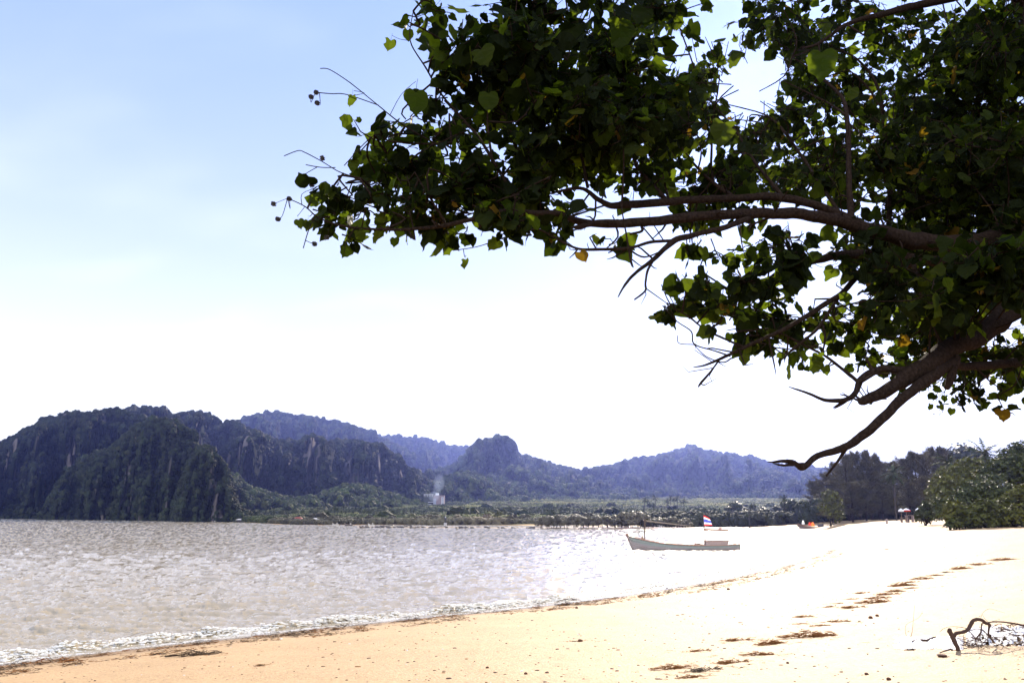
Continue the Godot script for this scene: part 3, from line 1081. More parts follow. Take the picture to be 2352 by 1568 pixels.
func tower_building() -> void:
	var d := 760.0
	var foot := at(1006, 1178, d)
	var k := d / LENS
	var t := thing("tower_building", "grey block of several floors with a column of white framed windows on the wooded slope", "building", foot)
	var wall := mat(lin(0.22, 0.17, 0.17), 0.9)
	var grey := mat(lin(0.26, 0.28, 0.34), 0.85)
	var white := mat(lin(0.6, 0.61, 0.64), 0.7)
	var dark := mat(lin(0.03, 0.035, 0.045), 0.3, 0.6)
	# 1 px of the measured picture is k metres here
	box_part("wall", t, Vector3(2 * k, 18 * k, 0), Vector3(24 * k, 42 * k, 22 * k), wall)
	box_part("stair_shaft", t, Vector3(-7 * k, 16 * k, 11.6 * k), Vector3(6 * k, 32 * k, 2.5 * k), grey)
	box_part("roof_room", t, Vector3(-2.5 * k, 41 * k, 2 * k), Vector3(7 * k, 6 * k, 9 * k), white)
	for f in 5:
		var y := 33.0 - 4.1 * f
		var w := box_part("window", t, Vector3(10.5 * k, y * k, 11.0 * k + 0.1), Vector3(4.6 * k, 3.6 * k, 0.5), white)
		box_part("pane", w, Vector3(0, 0, 0.3), Vector3(2.4 * k, 1.9 * k, 0.16), dark)
	box_part("lower_wing", t, Vector3(10 * k, 4 * k, 13 * k), Vector3(5 * k, 8 * k, 5 * k), grey)
	for f in 3:
		box_part("balcony", t, Vector3(-17 * k, (24 - 5.0 * f) * k, 4 * k), Vector3((11 + 2 * f) * k, 0.9 * k, 5 * k), white)
	box_part("balcony_wall", t, Vector3(-15 * k, 16 * k, -2 * k), Vector3(12 * k, 20 * k, 6 * k), mat(lin(0.035, 0.032, 0.03), 0.9))

func hillside_terrace() -> void:
	var d := 820.0
	var foot := at(984, 1142, d)
	var k := d / LENS
	var t := thing("terrace_building", "low open-fronted pale building on the slope above the tower block", "building", foot)
	var white := mat(lin(0.55, 0.55, 0.6), 0.8)
	box_part("floor_slab", t, Vector3(0, -12 * k, 0), Vector3(20 * k, 26 * k, 8 * k), mat(lin(0.05, 0.055, 0.045), 0.9))
	box_part("roof", t, Vector3(0, 6.3 * k, 0), Vector3(21 * k, 0.8 * k, 9 * k), white)
	for i in 6:
		box_part("column", t, Vector3((-9.5 + 3.8 * i) * k, 3.4 * k, 3.5 * k), Vector3(0.7 * k, 5 * k, 0.7 * k), white)

func red_roof_house() -> void:
	var d := 300.0
	var foot := at(684, 1203, d)
	foot.y = 0.0
	var k := d / LENS
	var t := thing("red_roof_house", "white waterside house with a red hipped roof at the far shore", "house", Vector3(foot.x, 0.2, foot.z))
	var y0 := at(684, 1199, d).y - 0.2
	var y1 := at(684, 1192.0, d).y - 0.2
	var y2 := at(684, 1186.5, d).y - 0.2
	box_part("wall", t, Vector3(0, (y0 + y1) / 2, 0), Vector3(18 * k, y1 - y0, 14 * k), mat(lin(0.5, 0.46, 0.45), 0.85))
	var s := Soup.new()
	var e := Vector3(11.5 * k, y1, 9 * k)
	var c := [Vector3(-e.x, y1, e.z), Vector3(e.x, y1, e.z), Vector3(e.x, y1, -e.z), Vector3(-e.x, y1, -e.z)]
	var a := Vector3(-4 * k, y2, 0)
	var b := Vector3(4 * k, y2, 0)
	s.quad(c[0], a, b, c[1])
	s.quad(c[2], b, a, c[3])
	s.flat(c[1], b, c[2])
	s.flat(c[3], a, c[0])
	s.quad(c[0], c[1], c[2], c[3])
	put("roof", s.mesh(), mat(lin(0.26, 0.075, 0.05), 0.8), t)
	for i in 3:
		box_part("window", t, Vector3((-5.5 + 5.5 * i) * k, (y0 + y1) / 2, 7 * k + 0.04), Vector3(2.2 * k, (y1 - y0) * 0.5, 0.1), mat(lin(0.04, 0.04, 0.05), 0.3))
	for i in 5:
		box_part("stilt", t, Vector3((-8 + 4 * i) * k, y0 / 2 - 0.2, 5 * k), Vector3(0.25, y0 + 0.4, 0.25), mat(lin(0.05, 0.04, 0.035), 0.9))

func shed(label: String, x: float, y: float, d: float) -> void:
	var top := at(x, y, d)
	var t := thing("shed", label, "shed", Vector3(top.x, 0.0, -d))
	var h := top.y
	var w := 5.5
	var dark := mat(lin(0.07, 0.055, 0.05), 0.9)
	box_part("wall", t, Vector3(0, h * 0.6, 0), Vector3(w, h * 0.45, 3.2), dark)
	box_part("roof", t, Vector3(0, h * 0.93, 0), Vector3(w + 1.0, 0.14, 4.2), mat(lin(0.3, 0.29, 0.28), 0.6), Basis(Vector3.RIGHT, 0.12))
	box_part("deck", t, Vector3(0, h * 0.36, 0.4), Vector3(w + 2.5, 0.14, 4.6), dark)
	for i in 4:
		box_part("stilt", t, Vector3(-w * 0.5 + w * i / 3.0, h * 0.1, 2.2), Vector3(0.18, h * 0.55, 0.18), dark)

func smoke() -> void:
	for q in [[1003, 1128, 9.0, 22.0], [1008, 1108, 13.0, 20.0], [996, 1140, 12.0, 12.0]]:
		var f := FogVolume.new()
		f.name = numbered("smoke")
		f.shape = RenderingServer.FOG_VOLUME_SHAPE_ELLIPSOID
		var d := 730.0
		f.size = Vector3(q[2] * 2.0, q[3] * 2.0, q[2] * 2.0) * d / LENS
		var m := FogMaterial.new()
		m.density = 0.02
		m.albedo = Color(0.85, 0.9, 1.0)
		f.material = m
		add_child(f, true)
		f.position = at(q[0], q[1], d)
		tag(f, "thin pale smoke rising behind the tower block", "smoke", "thin smoke behind the tower block", "stuff")

# ---------------------------------------------------------------- trees along the right of the beach
func make_casuarina(seed_: int) -> Array:      # [trunk, crown], 10 m tall: drooping sprays of fine needles on upswept boughs
	var r := RandomNumberGenerator.new()
	r.seed = seed_
	var s := Soup.new()
	var f := Soup.new()
	s.tube([Vector3(0, -0.3, 0), Vector3(0.05, 2.5, 0), Vector3(-0.08, 5.5, 0.1), Vector3(0.1, 8.2, 0), Vector3(0.15, 9.7, 0)], [0.17, 0.13, 0.1, 0.06, 0.02], 6)
	for k in 76:
		var t := pow((k + r.randf()) / 76.0, 0.85)
		var y := lerpf(1.3, 9.5, t)
		var a := r.randf_range(0, TAU)
		var L := (2.5 * pow(1.0 - t, 0.7) + 0.3) * r.randf_range(0.5, 1.15) * (1.0 if t < 0.72 else r.randf_range(1.0, 2.0))
		var dir := Vector3(cos(a), r.randf_range(0.25, 0.75) + 2.2 * t * t * t, sin(a)).normalized()
		var tip := Vector3(0, y, 0) + dir * L
		s.tube([Vector3(0, y, 0), tip], [0.03, 0.01], 3)
		f.col = Color(0.082, 0.070, 0.036) * r.randf_range(0.65, 1.3)
		for m in 150:
			var u := pow(r.randf(), 0.7)
			var b := Vector3(0, y, 0) + dir * L * lerpf(0.2, 1.05, u) + Vector3(r.randfn(), r.randfn(), r.randfn()) * lerpf(0.24, 0.10, t)
			var d := (dir * 0.8 + Vector3(r.randfn() * 0.4, r.randfn() * 0.3 + 0.15, r.randfn() * 0.4)).normalized()
			var e := b + d * r.randf_range(0.25, 0.62) - Vector3.UP * 0.05
			var w := d.cross(Vector3(r.randfn(), r.randfn(), r.randfn())).normalized() * r.randf_range(0.015, 0.035)
			var nn := (w.cross(d).normalized() + dir * 0.4).normalized()
			var i0 := f.vert(b + w, nn)
			f.vert(b - w, nn)
			f.vert(e, nn)
			f.face(i0, i0 + 1, i0 + 2)
	return [s.mesh(), f.mesh()]

func casuarina(protos: Array, label: String, x: float, top: float, d: float, wide := 1.0) -> void:
	var p := at(x, top, d)
	var g := ground_height(p.x, d)
	var h := p.y - g
	var t := thing("casuarina_tree", label, "casuarina", Vector3(p.x, g, -d), rf(0, TAU), "casuarinas along the right of the beach")
	var k := rng.randi() % protos.size()
	for part in 2:
		var o := put(["trunk", "crown"][part], protos[k][part], M.bark if part == 0 else M.canopy, t)
		o.scale = Vector3(h * 0.1 * wide, h * 0.1, h * 0.1 * wide)

func broad_leaf() -> ArrayMesh:
	var s := Soup.new()
	var a := Vector3(0, 0, 0)
	var b := Vector3(0.32, 0.10, 0.45)
	var c := Vector3(0, 0.03, 1.0)
	var d := Vector3(-0.32, 0.10, 0.45)
	var m := Vector3(0, 0, 0.5)
	s.flat(a, b, m)
	s.flat(b, c, m)
	s.flat(c, d, m)
	s.flat(d, a, m)
	return s.mesh()

# A bush or low tree of glossy leaves: lobes = [[x, y, r] ...] measured, each lobe a shell of leaf rosettes
func leaf_bush(called: String, label: String, category: String, lobes: Array, d: float, foot: Array, leaf: float, dense: float, tint: Vector3, group := "") -> void:
	var fp := at(foot[0], foot[1], d)
	var base := Vector3(fp.x, ground_height(fp.x, d), -d)
	var t := thing(called, label, category, base, 0.0, group)
	var mesh := broad_leaf()
	var places := []
	var tints := []
	var s := Soup.new()
	for q in lobes:
		var depth: float = d + rf(-1.5, 1.5) + (q[3] if q.size() > 3 else 0.0)
		var c := at(q[0], q[1], depth)
		var r: float = q[2] * depth / LENS
		s.tube([Vector3(rf(-0.4, 0.4), -0.2, rf(-0.4, 0.4)), (c - base) * 0.55 + Vector3(0, 0.3, 0), c - base], [0.09, 0.07, 0.02], 5)
		var n := int(46.0 * dense * r * r / (leaf * leaf))
		for k in n / 5:
			var dir := Vector3(rng.randfn(), rng.randfn(), rng.randfn()).normalized()
			if dir.y < -0.5 and rng.randf() < 0.7:
				continue
			var rr := r * (1.0 - 0.45 * pow(rng.randf(), 1.5)) * (1.0 + 0.26 * sin(dir.x * 6.0 + q[0]) * sin(dir.y * 5.0 + q[1]))
			var p := c + dir * Vector3(1.0, 0.85, 1.0) * rr
			if p.y < base.y + 0.05:
				continue
			var up := (dir * 0.8 + Vector3(rng.randfn() * 0.4, 0.7 + rng.randfn() * 0.3, rng.randfn() * 0.4)).normalized()
			var tone := rf(0.65, 1.35)
			for m in 5:
				var a := TAU * (m + rf(-0.3, 0.3)) / 5.0
				var side := up.cross(Vector3(0.3, 0.2, 1)).normalized().rotated(up, a)
				var z := (side * 1.0 + up * rf(-0.1, 0.75)).normalized()
				var y := (up - z * up.dot(z)).normalized()
				var sz := leaf * rf(0.7, 1.25)
				places.append(Transform3D(Basis(y.cross(z), y, z).scaled_local(Vector3.ONE * sz), p - base))
				var v := tint * tone * rf(0.85, 1.15)
				tints.append(Color(v.x, v.y, v.z))
	put("stems", s.mesh(), M.bark, t).set_meta("kind", "stuff")
	scatter("foliage", mesh, M.gloss_leaf, places, t, tints)

func z4(x: float, y: float) -> Array:
	return [1722.6 + x * 0.26763, 947.4 + y * 0.26763]

func build_right_trees() -> void:
	var protos := [make_casuarina(11), make_casuarina(12), make_casuarina(13)]
	var rows := [
		["small hazy casuarina at the left end of the row", 560, 590, 240, 1.35], ["hazy casuarina left of the first tall group", 650, 520, 225, 1.2],
		["casuarina just right of the hanging dead branch tip", 735, 430, 215, 1.0], ["tall casuarina at the left of the first tall group", 815, 372, 205, 1.05],
		["casuarina with two pale tops in the first tall group", 905, 352, 208, 1.0], ["tallest casuarina of the first tall group", 1000, 335, 205, 1.05],
		["casuarina at the right edge of the first tall group", 1070, 372, 207, 0.95], ["lower casuarina in the dip of the row", 1140, 440, 215, 1.1],
		["lower casuarina behind the lone coconut palm", 1215, 425, 220, 1.2], ["casuarina on the left of the second tall group", 1310, 398, 200, 1.0],
		["tall casuarina of the second group with a leaning tip", 1400, 345, 200, 1.0], ["casuarina of the second group, just before the dark palm", 1475, 360, 198, 1.0],
		["dense casuarina with a flat top near the sky gap", 1560, 318, 215, 1.1], ["dense casuarina beside the thin see-through one", 1650, 305, 215, 1.05],
		["casuarina behind the thin see-through one", 1700, 380, 205, 1.0],
		["lower casuarina in front at the first tall group's foot", 860, 600, 190, 1.4], ["lower casuarina in front of the dip", 1120, 620, 190, 1.4],
		["lower casuarina in front of the second tall group", 1350, 580, 185, 1.3], ["lower casuarina near the small parasols", 1480, 560, 180, 1.3],
		["low casuarina at the left foot of the row", 700, 660, 205, 1.6], ["low casuarina beside the bright bush at the row's foot", 980, 640, 192, 1.4]]
	for q in rows:
		var p := z4(q[1], q[2])
		casuarina(protos, q[0], p[0], p[1], q[3], q[4] * 1.35)
	# the thin, paler tree that stands above the rest
	var th := z4(1835, 262)
	crown_tree("feathery_tree", "tall thin pale tree whose crown the sky shows through", "tree", th[0], th[1], 230.0, 34, Color(0.06, 0.062, 0.045), "", 16, 0.55)
	var th2 := z4(1905, 330)
	crown_tree("feathery_tree", "thin pale tree leaning right beside the tallest see-through crown", "tree", th2[0], th2[1], 228.0, 18, Color(0.06, 0.062, 0.045), "", 9, 0.5)
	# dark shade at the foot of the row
	var r := RandomNumberGenerator.new()
	r.seed = 501
	var places := []
	var tints := []
	for k in 900:
		var q := z4(r.randf_range(430, 1750), 0)
		var d := r.randf_range(212, 262)
		var p := at(q[0], 1184, d)
		var g := ground_height(p.x, d)
		if shore_distance(p.x, d) < 4.0:
			continue
		var sz := r.randf_range(0.8, 2.4)
		places.append(Transform3D(Basis.from_euler(Vector3(0, r.randf_range(0, 6), 0)).scaled(Vector3.ONE * sz), Vector3(p.x, g + r.randf_range(0.3, 4.5), -d)))
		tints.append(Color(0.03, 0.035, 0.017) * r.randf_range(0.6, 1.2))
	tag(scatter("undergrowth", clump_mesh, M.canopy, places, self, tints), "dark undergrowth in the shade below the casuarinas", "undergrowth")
	# palms in front of the row
	var pp := [make_palm(7), make_palm(8)]
	for q in [[1222, 505, 175, "lone coconut palm in front of the casuarina row"], [1705, 420, 130, "coconut palm between casuarinas and the glossy bank"], [1990, 335, 140, "slim dark palm rising above the glossy bank"], [300, 735, 260, "small palm at the left foot of the casuarina row"]]:
		var p := z4(q[0], q[1])
		palm_at(pp, p[0], p[1], q[2], q[3], "")
	var bright := Vector3(0.085, 0.085, 0.012)
	var deep := Vector3(0.046, 0.054, 0.010)
	var mk := func(a: Array) -> Array: return a.map(func(v): return [z4(v[0], v[1])[0], z4(v[0], v[1])[1], v[2] * 0.26763, v[3] if v.size() > 3 else 0.0])
	leaf_bush("leafy_bush", "bright bush standing at the foot of the casuarinas", "bush", mk.call([[700, 730, 70], [680, 830, 70], [740, 800, 60], [740, 880, 70]]), 188.0, z4(700, 940), 0.45, 1.6, bright)
	leaf_bush("leafy_bush", "small glossy bush by the parasols, at the left end of the bank", "bush", mk.call([[1490, 850, 55], [1530, 800, 50], [1560, 870, 70], [1460, 905, 40], [1520, 915, 45]]), 105.0, z4(1520, 945), 0.24, 1.5, deep)
	leaf_bush("beach_almond", "tall pale green tree of layered branches at the left of the glossy bank", "tree", mk.call([[1640, 650, 110, 6], [1700, 560, 100, 8], [1790, 520, 90, 10], [1850, 460, 80, 12], [1740, 640, 110, 4], [1860, 600, 120, 6], [1600, 760, 90, 4], [1690, 740, 110, 2], [1930, 470, 90, 12], [1960, 560, 110, 10]]), 100.0, z4(1700, 950), 0.30, 1.5, bright)
	leaf_bush("leafy_tree", "high dark tree crown at the right edge of the picture", "tree", mk.call([[2240, 380, 110, 6], [2330, 330, 100, 8], [2200, 460, 110, 4], [2330, 450, 130, 4], [2120, 470, 90, 8], [2060, 520, 90, 8], [2230, 550, 130, 2], [2345, 580, 120, 2], [2430, 420, 150, 6], [2420, 600, 150, 6]]), 92.0, z4(2260, 960), 0.26, 1.5, deep)
	leaf_bush("leafy_tree", "upper middle tree of the glossy bank, behind the front bushes", "tree", mk.call([[1880, 700, 110], [1990, 640, 110, 2], [2080, 590, 90, 4], [1800, 760, 90], [2090, 690, 110]]), 86.0, z4(1950, 965), 0.24, 1.5, deep)
	leaf_bush("leafy_bush", "front left glossy bush hanging over the sand", "bush", mk.call([[1740, 830, 75], [1700, 890, 50], [1770, 910, 70], [1830, 860, 80], [1800, 930, 60], [1860, 920, 60]]), 77.0, z4(1800, 985), 0.24, 1.6, bright)
	leaf_bush("leafy_bush", "front middle glossy bush over the sand", "bush", mk.call([[1960, 850, 85], [2020, 800, 80], [1940, 920, 65], [2050, 880, 80], [2010, 940, 55], [2080, 940, 55]]), 75.0, z4(2000, 985), 0.23, 1.6, deep.lerp(bright, 0.5))
	leaf_bush("leafy_bush", "front right glossy bush beside the picture's right edge", "bush", mk.call([[2180, 820, 95], [2270, 760, 100], [2150, 910, 75], [2250, 890, 90], [2340, 860, 100], [2200, 950, 55], [2310, 940, 60], [2340, 690, 80], [2420, 820, 120], [2420, 930, 70]]), 74.0, z4(2250, 985), 0.23, 1.6, bright)
	leaf_bush("leafy_bush", "dark hollow between the front bushes and the upper tree", "bush", mk.call([[1930, 760, 80, 4], [2110, 760, 90, 4], [2200, 690, 100, 4], [1660, 860, 70, 8], [1640, 800, 80, 10]]), 82.0, z4(2000, 975), 0.2, 1.5, deep)
	for k in 12:
		var x := 1725.0 + 58.0 * k
		leaf_bush("leafy_bush", ["low skirt of leaves at the left foot of the glossy bank, over the sand", "second low bush from the left along the glossy bank's foot", "third low bush from the left along the bank's foot", "fourth low bush from the left along the bank's foot", "fifth low bush along the bank's foot, below the middle bush", "sixth low bush along the bank's foot", "seventh low bush along the bank's foot, right of the middle bush", "eighth low bush along the bank's foot", "ninth low bush along the bank's foot", "tenth low bush along the bank's foot, near the right edge", "eleventh low bush along the bank's foot, at the right edge", "last low bush along the bank's foot, cut by the right edge"][k], "bush", mk.call([[x, 962 + rf(-8, 6), 42], [x + 26, 945 + rf(-8, 8), 40]]), 75.5 + rf(-1, 1.5), z4(x, 985), 0.2, 1.6, deep.lerp(bright, rf(0, 0.6)), "low bushes along the foot of the glossy bank")
	parasols()

func parasols() -> void:
	for q in [[2071, 1180.0, 10.0, "leftmost small pale parasol under the casuarinas"], [2083, 1178.5, 15.0, "wide white parasol with a red valance under the casuarinas"], [2110, 1177.5, 9.0, "white parasol nearest the glossy bank"]]:
		var d := 140.0
		var p := at(q[0], q[1], d)
		var g := ground_height(p.x, d)
		var r: float = q[2] * 0.5 * d / LENS * 1.25
		var t := thing("parasol", q[3], "parasol", Vector3(p.x, g, -d), 0.0, "parasols under the casuarinas")
		var h := maxf(p.y - g, 2.0)
		var s := Soup.new()
		s.tube([Vector3.ZERO, Vector3(0, h, 0)], [0.04, 0.03], 6)
		put("pole", s.mesh(), mat(lin(0.2, 0.13, 0.08), 0.8), t)
		s = Soup.new()
		for k in 8:
			var a := TAU * k / 8.0
			var b := TAU * (k + 1) / 8.0
			s.col = Color(0.8, 0.8, 0.8)
			s.flat(Vector3(0, h + 0.35, 0), Vector3(cos(b) * r, h, sin(b) * r), Vector3(cos(a) * r, h, sin(a) * r))
			s.col = Color(0.45, 0.05, 0.03) if q[2] > 12.0 else Color(0.7, 0.68, 0.66)
			s.quad(Vector3(cos(a) * r, h, sin(a) * r), Vector3(cos(b) * r, h, sin(b) * r), Vector3(cos(b) * r, h - 0.22, sin(b) * r), Vector3(cos(a) * r, h - 0.22, sin(a) * r))
		put("canopy", s.mesh(), M.cloth, t)
	for q in [[2037, "small pale post standing at the back of the beach", 0.2, 0.8, 0.2, 0.3], [2079, "brown wooden beach table under the wide parasol", 1.4, 0.8, 0.8, 0.12], [2090, "grey covered stand right of the wide parasol", 1.3, 1.1, 1.0, 0.3]]:
		var d := 141.0
		var p := at(q[0], 1190, d)
		var t := thing(["post", "table", "stand"][[2037, 2079, 2090].find(q[0])], q[1], ["post", "table", "stand"][[2037, 2079, 2090].find(q[0])], Vector3(p.x, ground_height(p.x, d), -d))
		var m := mat(lin(q[5], q[5] * 0.8, q[5] * 0.75), 0.8)
		box_part("top", t, Vector3(0, q[3], 0), Vector3(q[2], 0.08, q[4]), m)
		for i in [-1, 1]:
			box_part("leg", t, Vector3(i * q[2] * 0.4, q[3] / 2, 0), Vector3(0.12, q[3], q[4] * 0.7), m)

# ---------------------------------------------------------------- boats
# hull lofted along x from bow (-) to stern (+); stations = [[x, keel, sheer, half beam], ...]
func hull(stations: Array, outer: Color, band: Color, inner: Color) -> Array:
	var st := smooth_line(stations.map(func(q): return Vector4(q[0], q[1], q[2], q[3])), 6)
	var s := Soup.new()
	var rim := Soup.new()
	var rings := []
	for q in st:
		var row := []
		for k in 15:
			var a := PI * (k / 14.0)
			var side := -cos(a)
			var shape := signf(side) * pow(absf(side), 0.6)
			row.append(Vector3(q.x, lerpf(q.z, q.y, pow(sin(a), 0.75)), shape * q.w))
		rings.append(row)
	for i in rings.size() - 1:
		for k in 14:
			s.col = band if k == 0 or k == 13 else outer
			s.quad(rings[i][k], rings[i][k + 1], rings[i + 1][k + 1], rings[i + 1][k])
	s.col = outer
	var last: Array = rings[rings.size() - 1]
	for k in 13:
		s.flat(last[0], last[k + 1], last[k + 2] if k < 13 else last[14])
	# inside: a deck a little below the sheer
	var ix := Soup.new()
	ix.col = inner
	for i in rings.size() - 1:
		var a: Vector3 = rings[i][0]
		var b: Vector3 = rings[i][14]
		var c: Vector3 = rings[i + 1][14]
		var d: Vector3 = rings[i + 1][0]
		var dn := Vector3(0, -0.16, 0)
		ix.quad(a * Vector3(1, 1, 0.96) + dn, b * Vector3(1, 1, 0.96) + dn, c * Vector3(1, 1, 0.96) + dn, d * Vector3(1, 1, 0.96) + dn)
	var left := []
	var right := []
	var rad := []
	for row in rings:
		left.append(row[0])
		right.append(row[14])
		rad.append(0.035)
	rim.tube(left, rad, 5)
	rim.tube(right, rad, 5)
	return [s.mesh(), ix.mesh(), rim.mesh()]

func boat_at(label: String, x: float, y: float, length_px: float, category := "boat", group := "") -> Array:
	var p := on_level(x, y, 0.0)
	var t := thing("boat", label, category, p, 0.0, group)
	return [t, length_px * -p.z / LENS]

func build_boats() -> void:
	main_boat()
	flag_boat()
	red_cloth_boat()
	small_boat("tiny dark boat alone on the water off the headland", 490, 1199.0, 10.0, Color(0.06, 0.05, 0.05))
	for q in [[716, 1204.2, 22, "long dark boat moored by the red-roofed house"], [770, 1205.8, 14, "small pale boat right of the red-roofed house"], [800, 1207, 18, "dark low boat moored before the far sheds"], [852, 1206.5, 14, "pale boat moored right of the long shed"], [832, 1212.5, 14, "thin dark boat lying out from the far sheds"], [568, 1199.5, 16, "white boat drawn up at the foot of the headland"]]:
		small_boat(q[3], q[0], q[1], q[2], Color(0.5, 0.48, 0.45) if q[3].begins_with("small pale") or q[3].begins_with("pale") or q[3].begins_with("white") else Color(0.06, 0.05, 0.045))
	for q in [[1590, 1211.2, 26, "white boat moored behind the boom of the near boat"], [1530, 1211.3, 20, "low pale boat moored under the flat-topped mangroves"], [1688, 1211.0, 16, "pale boat moored left of the tall thin pole"], [1705, 1210.2, 20, "white canopied boat moored beside the tall thin pole"], [1733, 1211.2, 18, "pale boat moored right of the tall thin pole"], [1768, 1210.8, 20, "white boat moored midway between pole and red-cloth boat"], [1787, 1210.0, 16, "canopied pale boat moored left of the red-cloth boat"], [1806, 1211.0, 16, "last pale boat moored close to the red-cloth boat"]]:
		small_boat(q[3], q[0], q[1] - 1.8, q[2] * 1.6, Color(0.82, 0.79, 0.76), q[3].contains("canop"))
	tall_pole()

func small_boat(label: String, x: float, y: float, len_px: float, color: Color, canopy := false) -> void:
	var b := boat_at(label, x, y, len_px)
	var t: Node3D = b[0]
	var L: float = b[1]
	var h := maxf(L * 0.09, 0.32)
	var hm := hull([[-L / 2, h * 1.3, h * 2.4, 0.02], [-L * 0.4, 0.0, h * 1.7, L * 0.05], [-L * 0.15, -h * 0.5, h, L * 0.10], [L * 0.2, -h * 0.5, h * 0.85, L * 0.10], [L / 2, -h * 0.2, h * 1.1, L * 0.07]], color, color * 0.8, Color(0.15, 0.1, 0.07))
	put("hull", hm[0], M.paint, t)
	put("deck", hm[1], M.paint, t)
	put("gunwale", hm[2], mat(lin(0.4, 0.3, 0.22), 0.8), t)
	if canopy:
		box_part("canopy", t, Vector3(L * 0.05, h * 4.2, 0), Vector3(L * 0.5, 0.08, L * 0.17), mat(lin(0.75, 0.75, 0.75), 0.7))
		for i in [-1, 1]:
			for j in [-1, 1]:
				box_part("post", t, Vector3(L * 0.05 + i * L * 0.22, h * 2.4, j * L * 0.07), Vector3(0.06, h * 3.6, 0.06), mat(lin(0.3, 0.22, 0.15), 0.8))
	else:
		box_part("engine_cover", t, Vector3(L * 0.25, h * 1.6, 0), Vector3(L * 0.16, h * 1.6, L * 0.09), mat(lin(0.35, 0.32, 0.3), 0.7))

func main_boat() -> void:
	var c := on_level(1570, 1262.0, 0.0)
	var k := -c.z / LENS * 0.98      # metres per measured pixel at the boat
	var t := thing("longtail_boat", "grey-green wooden longtail boat moored off the beach, bow to the left", "boat", c)
	var X := func(px: float) -> float: return (px - 1570.0) * k
	var Y := func(py: float) -> float: return (1262.0 - py) * k
	var green := Color(0.205, 0.235, 0.205)
	var grey := Color(0.27, 0.235, 0.22)
	var st := [[X.call(1441.5), Y.call(1231), Y.call(1227.5), 0.03], [X.call(1447), Y.call(1246), Y.call(1232), 0.10], [X.call(1456), Y.call(1264), Y.call(1235), 0.28], [X.call(1483), Y.call(1269), Y.call(1241.5), 0.62], [X.call(1515), Y.call(1271), Y.call(1247), 0.82], [X.call(1560), Y.call(1271), Y.call(1251), 0.92], [X.call(1610), Y.call(1270), Y.call(1252.2), 0.90], [X.call(1660), Y.call(1269), Y.call(1251.6), 0.78], [X.call(1697), Y.call(1266), Y.call(1250.2), 0.55]]
	var hm := hull(st, grey, green, Color(0.16, 0.12, 0.09))
	put("hull", hm[0], M.paint, t)
	put("deck", hm[1], M.paint, t)
	put("gunwale", hm[2], mat(lin(0.33, 0.17, 0.10), 0.75), t)
	var s := Soup.new()
	s.tube([Vector3(X.call(1457), Y.call(1263), 0), Vector3(X.call(1447), Y.call(1242), 0), Vector3(X.call(1440.5), Y.call(1227), 0)], [0.07, 0.08, 0.06], 6)
	s.box(Vector3(X.call(1444), Y.call(1228.5), 0), Vector3(0.22, 0.14, 0.12), Basis(Vector3.BACK, -0.6))
	put("stem_post", s.mesh(), mat(lin(0.22, 0.11, 0.09), 0.8), t)
	# strakes along the planking, and the mooring line
	for lift in [0.35, 0.68]:
		s = Soup.new()
		for sg in [-1.0, 1.0]:
			var run := []
			var rad := []
			for q in st.slice(1):
				run.append(Vector3(q[0], lerpf(q[1], q[2], lift + 0.1), sg * (q[3] * lerpf(0.86, 0.985, lift) + 0.012)))
				rad.append(0.022)
			s.tube(smooth_line(run, 3), smooth_line(rad, 3), 4)
		put("strake", s.mesh(), mat(lin(0.13, 0.10, 0.085), 0.85), t).set_meta("kind", "stuff")
	s = Soup.new()
	s.tube(smooth_line([Vector3(X.call(1447), Y.call(1231), 0.05), Vector3(X.call(1436), Y.call(1246), 0.8), Vector3(X.call(1420), Y.call(1262), 1.6)], 4), [0.02, 0.02, 0.02, 0.02, 0.02, 0.02, 0.02, 0.02, 0.02], 5)
	put("mooring_line", s.mesh(), mat(lin(0.3, 0.26, 0.2), 0.9), t)
	# bitts and mooring post at the bow
	s = Soup.new()
	s.box(Vector3(X.call(1478.5), Y.call(1238.5), -0.1), Vector3(0.2, 0.28, 0.3))
	s.tube([Vector3(X.call(1478), Y.call(1238), 0.05), Vector3(X.call(1478), Y.call(1230.5), 0.05)], [0.06, 0.05], 6)
	put("bitt", s.mesh(), mat(lin(0.16, 0.09, 0.06), 0.85), t)
	s = Soup.new()
	s.tube([Vector3(X.call(1482.5), Y.call(1243), 0), Vector3(X.call(1483.6), Y.call(1215), 0), Vector3(X.call(1484.5), Y.call(1195), 0)], [0.045, 0.065, 0.085], 6)
	put("mast", s.mesh(), mat(lin(0.10, 0.07, 0.05), 0.85), t)
	s = Soup.new()
	var boom := []
	for i in 7:
		boom.append(Vector3(X.call(lerpf(1481, 1592, i / 6.0)), Y.call(lerpf(1197, 1210.0, pow(i / 6.0, 0.9))), lerpf(0.0, -0.5, i / 6.0)))
	s.tube(boom, [0.055, 0.055, 0.05, 0.05, 0.045, 0.04, 0.03], 6)
	put("boom", s.mesh(), mat(lin(0.30, 0.24, 0.17), 0.8), t)
	# rails along the foredeck
	s = Soup.new()
	for sg in [-1.0, 1.0]:
		s.tube([Vector3(X.call(1458), Y.call(1233.5), 0.2 * sg), Vector3(X.call(1486), Y.call(1240), 0.55 * sg), Vector3(X.call(1512), Y.call(1245), 0.72 * sg)], [0.025, 0.025, 0.02], 5)
	put("rail", s.mesh(), mat(lin(0.36, 0.20, 0.12), 0.8), t)
	# engine house
	var cab := mat(lin(0.36, 0.27, 0.23), 0.8)
	box_part("engine_house", t, Vector3(X.call(1645.5), Y.call(1247), 0), Vector3(50 * k, 10 * k, 1.0), cab)
	box_part("roof_board", t, Vector3(X.call(1645.5), Y.call(1241.6), 0), Vector3(53 * k, 0.9 * k, 1.15), mat(lin(0.42, 0.25, 0.17), 0.8))
	s = Soup.new()
